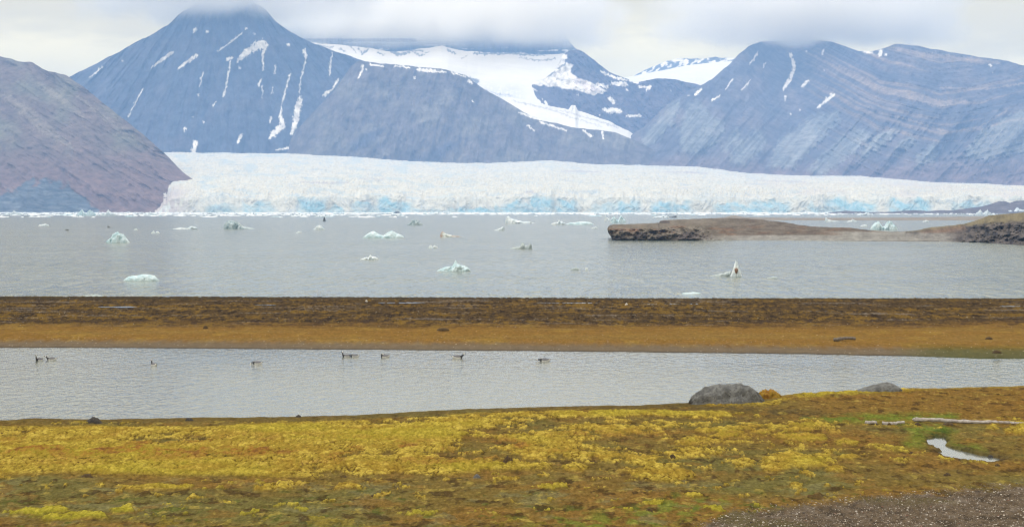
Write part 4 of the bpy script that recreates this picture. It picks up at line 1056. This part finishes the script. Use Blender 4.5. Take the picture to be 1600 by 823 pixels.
berg(890, 906, 418, 421.5, 'ice_grey', 'sliver of grey ice awash in mid fjord', P_flat, 18)
berg(913, 920, 417.5, 421.5, 'ice_white', 'tiny rounded ice lump right of the grey sliver', P_dome, 19)
berg(1360, 1402, 346, 359, 'ice_cyan', 'pale turquoise broken ice stranded in the lagoon behind the spit', P_two, 20, group='ice in the lagoon behind the spit')
berg(1344, 1356, 351, 354, 'ice_white', 'small white floe left of the turquoise lagoon ice', P_flat, 21, group='ice in the lagoon behind the spit')
berg(1440, 1452, 343.5, 346.5, 'ice_white', 'small white ice lump at the far bar, right part', P_peak, 22, group='ice along the far gravel bar')
berg(1289, 1311, 341, 346.3, 'ice_white', 'white ice floe with left peak stranded on the far gravel bar', P_leftpk, 23, group='ice along the far gravel bar')
berg(1322, 1339, 342.6, 346.4, 'ice_white', 'low white floe on the far bar next to the peaked one', P_peak, 24, group='ice along the far gravel bar')
berg(1152, 1162, 342.5, 345.5, 'ice_white', 'little white floe beached on top of the headland shore', P_flat, 25, group='ice along the far gravel bar')
berg(60, 77, 350, 353.2, 'ice_white', 'thin flat white floe at the far left', P_flat, 26)
berg(270, 309, 353.5, 358, 'ice_white', 'long low white floe left of the dark green iceberg', [(0, .2), (.3, .5), (.6, .4), (.75, 1), (.9, .8), (1, .2)], 27)
berg(489, 508, 352.5, 358.5, 'ice_white', 'small soft white floe right of the dark green iceberg', P_dome, 28)
berg(461, 471, 361, 364, 'ice_white', 'tiny white floe below and right of the dark green iceberg', P_peak, 29)
berg(636, 661, 344, 351.5, 'ice_green', 'small grey green iceberg left of the white peaked one', P_dome, 30)
berg(771, 788, 354.5, 360, 'ice_white', 'white ice wedge rising to the right in mid fjord', P_lowl, 31)
berg(669, 684, 383, 387.5, 'ice_white', 'faint pair of tiny ice lumps above the pointed blue iceberg', P_two, 32)
berg(924, 934, 354.5, 357, 'ice_white', 'tiny white floe left of the headland tip', P_flat, 33)
berg(168, 177, 352.5, 355.5, 'ice_dark', 'thin dark ice sliver above the domed iceberg', P_leftpk, 34)
berg(101, 108, 358, 360, 'ice_dark', 'tiny dark ice speck left of the domed iceberg', P_flat, 35)
berg(209, 215, 357, 359.5, 'ice_white', 'tiny white ice speck right above the domed iceberg', P_flat, 36)
berg(236, 250, 361, 364.5, 'ice_white', 'pair of tiny white ice specks right of the domed iceberg', P_two, 37)
berg(504, 509.5, 338.5, 345.5, 'ice_dark', 'small upright dark lump in front of the brash ice', P_spire, 38)
berg(613, 628, 330.3, 333.6, 'ice_dark', 'dark rounded mound at the foot of the glacier', P_dome, 39, dep=.3)
berg(1040, 1057, 336.8, 340.0, 'ice_dark', 'thin dark slab of ice behind the headland', P_lowl, 40)
berg(1020, 1046, 337, 340.5, 'ice_white', 'long thin white floe behind the headland', P_flat, 41)
berg(120, 150, 328.5, 337, 'ice_cyan', 'bluish jagged ice heap in the brash at the left', P_two, 42, dep=.3)
berg(150, 182, 329, 337, 'ice_white', 'white jagged ice heap beside the bluish one', P_peak, 43, dep=.3)
berg(2, 36, 329.5, 336, 'ice_white', 'white ice heap at the far left end of the brash', P_peak, 44, dep=.3)
berg(218, 246, 330.5, 336.5, 'ice_white', 'low white ice heap under the brown mountain', P_peak, 45, dep=.3)
berg(1572, 1602, 325.5, 333.5, 'ice_white', 'white twin peaked iceberg behind the rocky point', [(0, .1), (.2, .6), (.35, .3), (.6, 1), (.8, .7), (1, .6)], 46)
berg(1524, 1550, 329, 336, 'ice_white', 'low white iceberg left of the twin peaked one behind the rocky point', P_two, 47)
berg(1338, 1365, 331.5, 336.5, 'ice_white', 'flat white ice floe before the moraine hills', P_peak, 48)
berg(1062, 1098, 456, 458.5, 'ice_cyan', 'pale blue sheet of ice barely awash near the strip', P_flat, 49, jag=.04)
berg(120, 168, 460.5, 466, 'ice_grey', 'grey stranded ice on the fjord shore behind the strip', P_flat, 50, dep=.2)

# brown patch on the spire is a part of it
def patch_on(o):
    m = bpy.data.materials.new('rust_dirt'); m.use_nodes = True; m.node_tree.nodes['Principled BSDF'].inputs[0].default_value = (.16, .085, .05, 1)
    bm = bmesh.new(); bmesh.ops.create_icosphere(bm, subdivisions=2, radius=1)
    for v in bm.verts:
        v.co.x = v.co.x * .32 * (1 + .3 * math.sin(v.co.z * 4)); v.co.y *= .3; v.co.z *= .55
    me = bpy.data.meshes.new('dirt_patch'); bm.to_mesh(me); bm.free(); me.materials.append(m)
    p = bpy.data.objects.new('dirt_patch', me); COL.objects.link(p); p.parent = o; p.location = (-.05, -.92, 1.1)
patch_on(sp_)

# drifting floes of the brash band: prototypes and copies
protos = []
for i in range(8):
    V, f = berg_mesh(None, 1.0, .13, .6, 60 + i, .16, nu=26, nv=9, sink=.015)
    V[:, 2] = np.maximum(V[:, 2], -.02)
    o = make_mesh('ice_floe', V, f, M['brash'] if i < 6 else M['ice_cyan'], smooth=False)
    protos.append(o)
FL = 'small white ice floe in the brash drifting before the glacier'
k = 0
r2 = random.Random(11)
while k < 190:
    p = r2.uniform(-40, 1300) if r2.random() < .92 else r2.uniform(1300, 1600); q = 332.6 + 7.5 * r2.random() ** 2.0
    if p < 620: q = 332.6 + 7.2 * r2.random() ** 1.2
    if p > 940 and q > 337.5: continue
    x, y, _ = map(float, at_z(p, q, 0))
    o = protos[k] if k < 8 else protos[r2.randrange(8)].copy()
    if k >= 8: COL.objects.link(o)
    wpx = r2.uniform(4, 15) if r2.random() < .8 else r2.uniform(15, 32); s = wpx / F * y
    hs = r2.uniform(1.6, 4.0) / F * y / .13 * .5
    o.location = (x, y, 0); o.scale = (s, s * 1.3, max(hs, .5)); o.rotation_euler = (0, 0, r2.uniform(-.4, .4) + (math.pi if r2.random() < .5 else 0))
    where = ('at the foot of the brown mountain' if p < 245 else 'before the left end of the glacier front' if p < 430 else 'before the left half of the glacier front' if p < 640 else
             'before the middle of the glacier front' if p < 860 else 'just left of and behind the headland tip' if p < 1080 else 'behind the headland and the gravel bar' if p < 1300 else 'before the moraine hills at the right')
    row = 'farthest row' if q < 334 else 'middle row' if q < 336.5 else 'nearest row'
    look = ('broad ' if wpx > 15 else 'mid sized ' if wpx > 9 else 'small ') + ('white' if o.data.materials[0] == M['brash'] else 'pale blue')
    tag(o, look + ' ice floe ' + where + ', ' + row, 'ice floe', 'ice floes in the brash before the glacier'); k += 1
# crushed ice between them, and the white line along the ice foot
def build_brash():
    Vs, Fs = [], []; k = 0; v0, f0 = berg_mesh(None, 1, .12, .7, 77, .2, nu=8, nv=5, sink=.01)
    for _ in range(2600):
        p = rng.uniform(-60, 1560); u = rng.uniform()
        q = 332.3 + (5.5 if p < 640 else 3.2) * u ** 2.2
        x, y, _z = map(float, at_z(p, q, 0)); s = rng.uniform(1.5, 9) / F * y
        y = min(y, 6720)
        Vs.append(v0 * [s, s * 2, rng.uniform(.5, 1.3) / F * y / .12] + [x, y, 0]); Fs.append(f0 + k); k += len(v0)
    o = make_mesh('brash_ice', np.vstack(Vs), np.vstack(Fs), M['brash'], smooth=False)
    tag(o, 'crushed white brash ice floating along the foot of the glacier', 'brash ice', kind='stuff')
build_brash()

# ------------------------------------------------------------------ geese
def flat_mat(name, c, r=.8):
    m, nb, p, oc, _ = new_mat(name); nb.put(nb.mix(nb.ramp(nb.noise(oc, 18, 3), .35, .65), tuple(k * .8 for k in c), tuple(k * 1.15 for k in c)), p.inputs['Base Color'])
    p.inputs['Roughness'].default_value = r; return m
G_black = flat_mat('goose_black', (.015, .015, .017)); G_white = flat_mat('goose_white', (.62, .61, .58)); G_grey = flat_mat('goose_grey', (.10, .10, .11)); G_bill = flat_mat('goose_bill', (.02, .02, .02), .4)
neckposes = {   # centreline after the breast: (x, z, r)
    'up': [(.235, .13, .085), (.27, .20, .055), (.285, .29, .040), (.292, .37, .036), (.305, .425, .042), (.34, .43, .040), (.375, .42, .022)],
    'forward': [(.24, .12, .085), (.30, .17, .055), (.35, .22, .042), (.385, .27, .037), (.42, .30, .042), (.455, .295, .038), (.49, .285, .020)],
    'tucked': [(.22, .13, .09), (.24, .18, .06), (.23, .225, .045), (.19, .245, .042), (.14, .245, .044), (.09, .235, .036), (.05, .222, .018)],
    'dip': [(.24, .10, .085), (.31, .12, .055), (.37, .11, .042), (.42, .075, .038), (.45, .03, .040), (.465, -.005, .036), (.475, -.04, .02)],
    'low': [(.24, .10, .085), (.31, .12, .055), (.38, .125, .042), (.43, .12, .038), (.475, .12, .042), (.51, .112, .038), (.545, .10, .020)],
}
def goose(px, py, pose, face, label, s=1.0, yaw=0):
    body = [(-.40, .145, .006), (-.36, .14, .030), (-.30, .125, .065), (-.22, .10, .105), (-.12, .085, .135), (0, .075, .150), (.10, .075, .145), (.18, .09, .120)]
    ctr = body + neckposes[pose]; n = len(ctr); m = 12
    fine = []
    for i in range(n - 1):
        for t in (0, .5): fine.append(tuple(ctr[i][q] * (1 - t) + ctr[i + 1][q] * t for q in range(3)))
    fine.append(ctr[-1]); n = len(fine); nb_ = len(body) * 2
    bm = bmesh.new(); rings = []
    for i, (x, z, r) in enumerate(fine):
        a = fine[max(i - 1, 0)]; c = fine[min(i + 1, n - 1)]; tx, tz = c[0] - a[0], c[1] - a[1]; l = math.hypot(tx, tz) or 1; tx /= l; tz /= l
        wide = 1.0 if i < nb_ else .85
        rings.append([bm.verts.new((x - tz * r * math.sin(2 * math.pi * j / m), r * wide * math.cos(2 * math.pi * j / m), z + tx * r * math.sin(2 * math.pi * j / m))) for j in range(m)])
    for i in range(n - 1):
        for j in range(m):
            f = bm.faces.new((rings[i][j], rings[i][(j + 1) % m], rings[i + 1][(j + 1) % m], rings[i + 1][j])); f.smooth = True
            top = math.sin(2 * math.pi * (j + .5) / m)
            if i < 2: mi = 0
            elif i < 5: mi = 1 if top < .3 else 0
            elif i < 14: mi = 2 if top > -.05 else 1
            elif i < n - 7: mi = 0
            elif i < n - 3: mi = 1 if abs(top) < .8 else 0
            else: mi = 0
            f.material_index = mi
    bm.faces.new(rings[0]); bm.faces.new(rings[-1])
    bmesh.ops.recalc_face_normals(bm, faces=bm.faces[:])
    me = bpy.data.meshes.new('goose'); bm.to_mesh(me); bm.free()
    for mm in (G_black, G_white, G_grey): me.materials.append(mm)
    o = bpy.data.objects.new('goose', me); COL.objects.link(o)
    x, y, _ = map(float, at_z(px, py, ZP)); s *= 1.12; o.location = (x, y, ZP - .03); o.scale = (s, s, s)
    o.rotation_euler = (0, 0, (math.pi if face == 'L' else 0) + R(yaw))
    hx, hz, hr = ctr[-1]; px_, pz_, _r = ctr[-2]
    dx, dz = hx - px_, hz - pz_; l = math.hypot(dx, dz); dx /= l; dz /= l
    bb = bmesh.new(); bmesh.ops.create_cone(bb, cap_ends=True, segments=8, radius1=.018, radius2=.006, depth=.05)
    me = bpy.data.meshes.new('bill'); bb.to_mesh(me); bb.free(); me.materials.append(G_bill)
    bo = bpy.data.objects.new('bill', me); COL.objects.link(bo); bo.parent = o
    bo.location = (hx + dx * .022, 0, hz + dz * .022); bo.rotation_euler = (0, math.atan2(dx, dz), 0)
    tag(o, label, 'goose', 'barnacle geese swimming on the pond'); return o
goose(61.5, 563, 'up', 'L', 'black and white goose with upright neck, leftmost on the pond', 1.0, 50)
goose(80.5, 562, 'forward', 'L', 'swimming goose right behind the leftmost one, neck forward', 1.05, 0)
goose(240.5, 570.5, 'up', 'L', 'lone goose turned away with raised neck, nearest the camera', 1.0, -48)
goose(402, 568, 'dip', 'L', 'goose dipping its bill into the water, left of centre', 1.0, 0)
goose(541, 557, 'up', 'L', 'goose with upright neck leading the close pair', .95, 20)
goose(554, 557, 'low', 'L', 'goose with lowered head following in the close pair', .95, 0)
goose(601.5, 557.5, 'tucked', 'L', 'resting goose with its head tucked on its back', 1.0, 0)
goose(715, 559, 'forward', 'R', 'goose swimming to the right with raised head, the only one facing right', 1.15, 0)
goose(851, 564, 'low', 'L', 'rightmost goose, stretched low over the water', 1.15, 0)

# ------------------------------------------------------------------ clouds on the summits (real volumes, above the haze)
def cloud(name, c, s, dens, label, seed):
    bm = bmesh.new(); bmesh.ops.create_cube(bm, size=2.0)
    me = bpy.data.meshes.new(name); bm.to_mesh(me); bm.free()
    o = bpy.data.objects.new(name, me); COL.objects.link(o); o.location = c; o.scale = s
    m = bpy.data.materials.new('cloud_vapour'); m.use_nodes = True; m.node_tree.nodes.clear(); nb = NB(m.node_tree)
    ou = nb.n.new('ShaderNodeOutputMaterial'); pv = nb.n.new('ShaderNodeVolumePrincipled'); tcx = nb.n.new('ShaderNodeTexCoord')
    oc = tcx.outputs['Object']; x, y, z = nb.xyz(oc)
    wv = nb.vmath('MULTIPLY', oc, tuple(k / 1000.0 for k in s)); wv = nb.vmath('ADD', wv, (seed * 3.1, seed * 1.7, seed))
    nz = nb.noise(wv, 3.2, 5, .55, .4)
    q = nb.math('ADD', nb.math('MULTIPLY', x, x), nb.math('MULTIPLY', y, y))
    side = nb.ramp(nb.math('ADD', q, nb.math('MULTIPLY', nb.math('SUBTRACT', nz, .5), -1.2)), .15, .8, 1, 0); side = nb.math('MULTIPLY', side, nb.ramp(q, .75, .98, 1, 0))
    rag = nb.math('ADD', z, nb.math('MULTIPLY', nb.math('SUBTRACT', nz, .5), 1.1))
    bot = nb.ramp(rag, -1.0, -.15, 0, 1); topf = nb.ramp(z, .35, 1.0, 1, 0)
    soft = nb.ramp(z, -1.0, -.72, 0, 1)
    de = nb.math('MULTIPLY', nb.math('MULTIPLY', side, bot), nb.math('MULTIPLY', topf, soft))
    de = nb.math('MULTIPLY', de, nb.ramp(nz, .30, .60, .25, 1.0)); de = nb.math('MULTIPLY', de, dens)
    nb.put(de, pv.inputs['Density']); pv.inputs['Color'].default_value = (.999, .982, .94, 1); pv.inputs['Anisotropy'].default_value = .2
    nb.l.new(pv.outputs[0], ou.inputs['Volume']); me.materials.append(m)
    m.cycles.volume_step_rate = .5 if hasattr(m.cycles, 'volume_step_rate') else 1
    tag(o, label, 'cloud', kind='stuff'); return o
HT = 1066.0
cloud('cloud', (-1650, 11900, HT + 2 + 230), (1050, 1100, 230), .0058, 'grey cloud capping the dark peak', 1)
cloud('cloud', (-430, 13850, HT + 2 + 240), (1350, 1100, 240), .0095, 'long grey cloud bank over the plateau beyond the snowfield', 2)
cloud('cloud', (1980, 13650, HT + 2 + 220), (1250, 950, 220), .0075, 'grey cloud resting on the flat top of the banded mountain', 3)

# ------------------------------------------------------------------ haze
def haze():
    x0, x1, y0, y1, z0, z1 = -12000, 12000, -2000, 19000, -6.0, HT
    V = [(x, y, z) for z in (z0, z1) for (x, y) in ((x0, y0), (x1, y0), (x1, y1), (x0, y1))]
    me = bpy.data.meshes.new('haze'); me.from_pydata(V, [], [(0, 3, 2, 1), (4, 5, 6, 7), (0, 1, 5, 4), (1, 2, 6, 5), (2, 3, 7, 6), (3, 0, 4, 7)])
    o = bpy.data.objects.new('haze', me); COL.objects.link(o)
    m = bpy.data.materials.new('haze_air'); m.use_nodes = True; m.node_tree.nodes.clear()
    ou = m.node_tree.nodes.new('ShaderNodeOutputMaterial'); pv = m.node_tree.nodes.new('ShaderNodeVolumePrincipled')
    pv.inputs['Density'].default_value = HAZE_D; pv.inputs['Color'].default_value = (*HAZE_C, 1); pv.inputs['Anisotropy'].default_value = 0.0
    m.node_tree.links.new(pv.outputs[0], ou.inputs['Volume']); me.materials.append(m)
    tag(o, kind='stuff'); o['label'] = 'thin blue haze filling the air over the fjord'; o['category'] = 'haze'
haze()
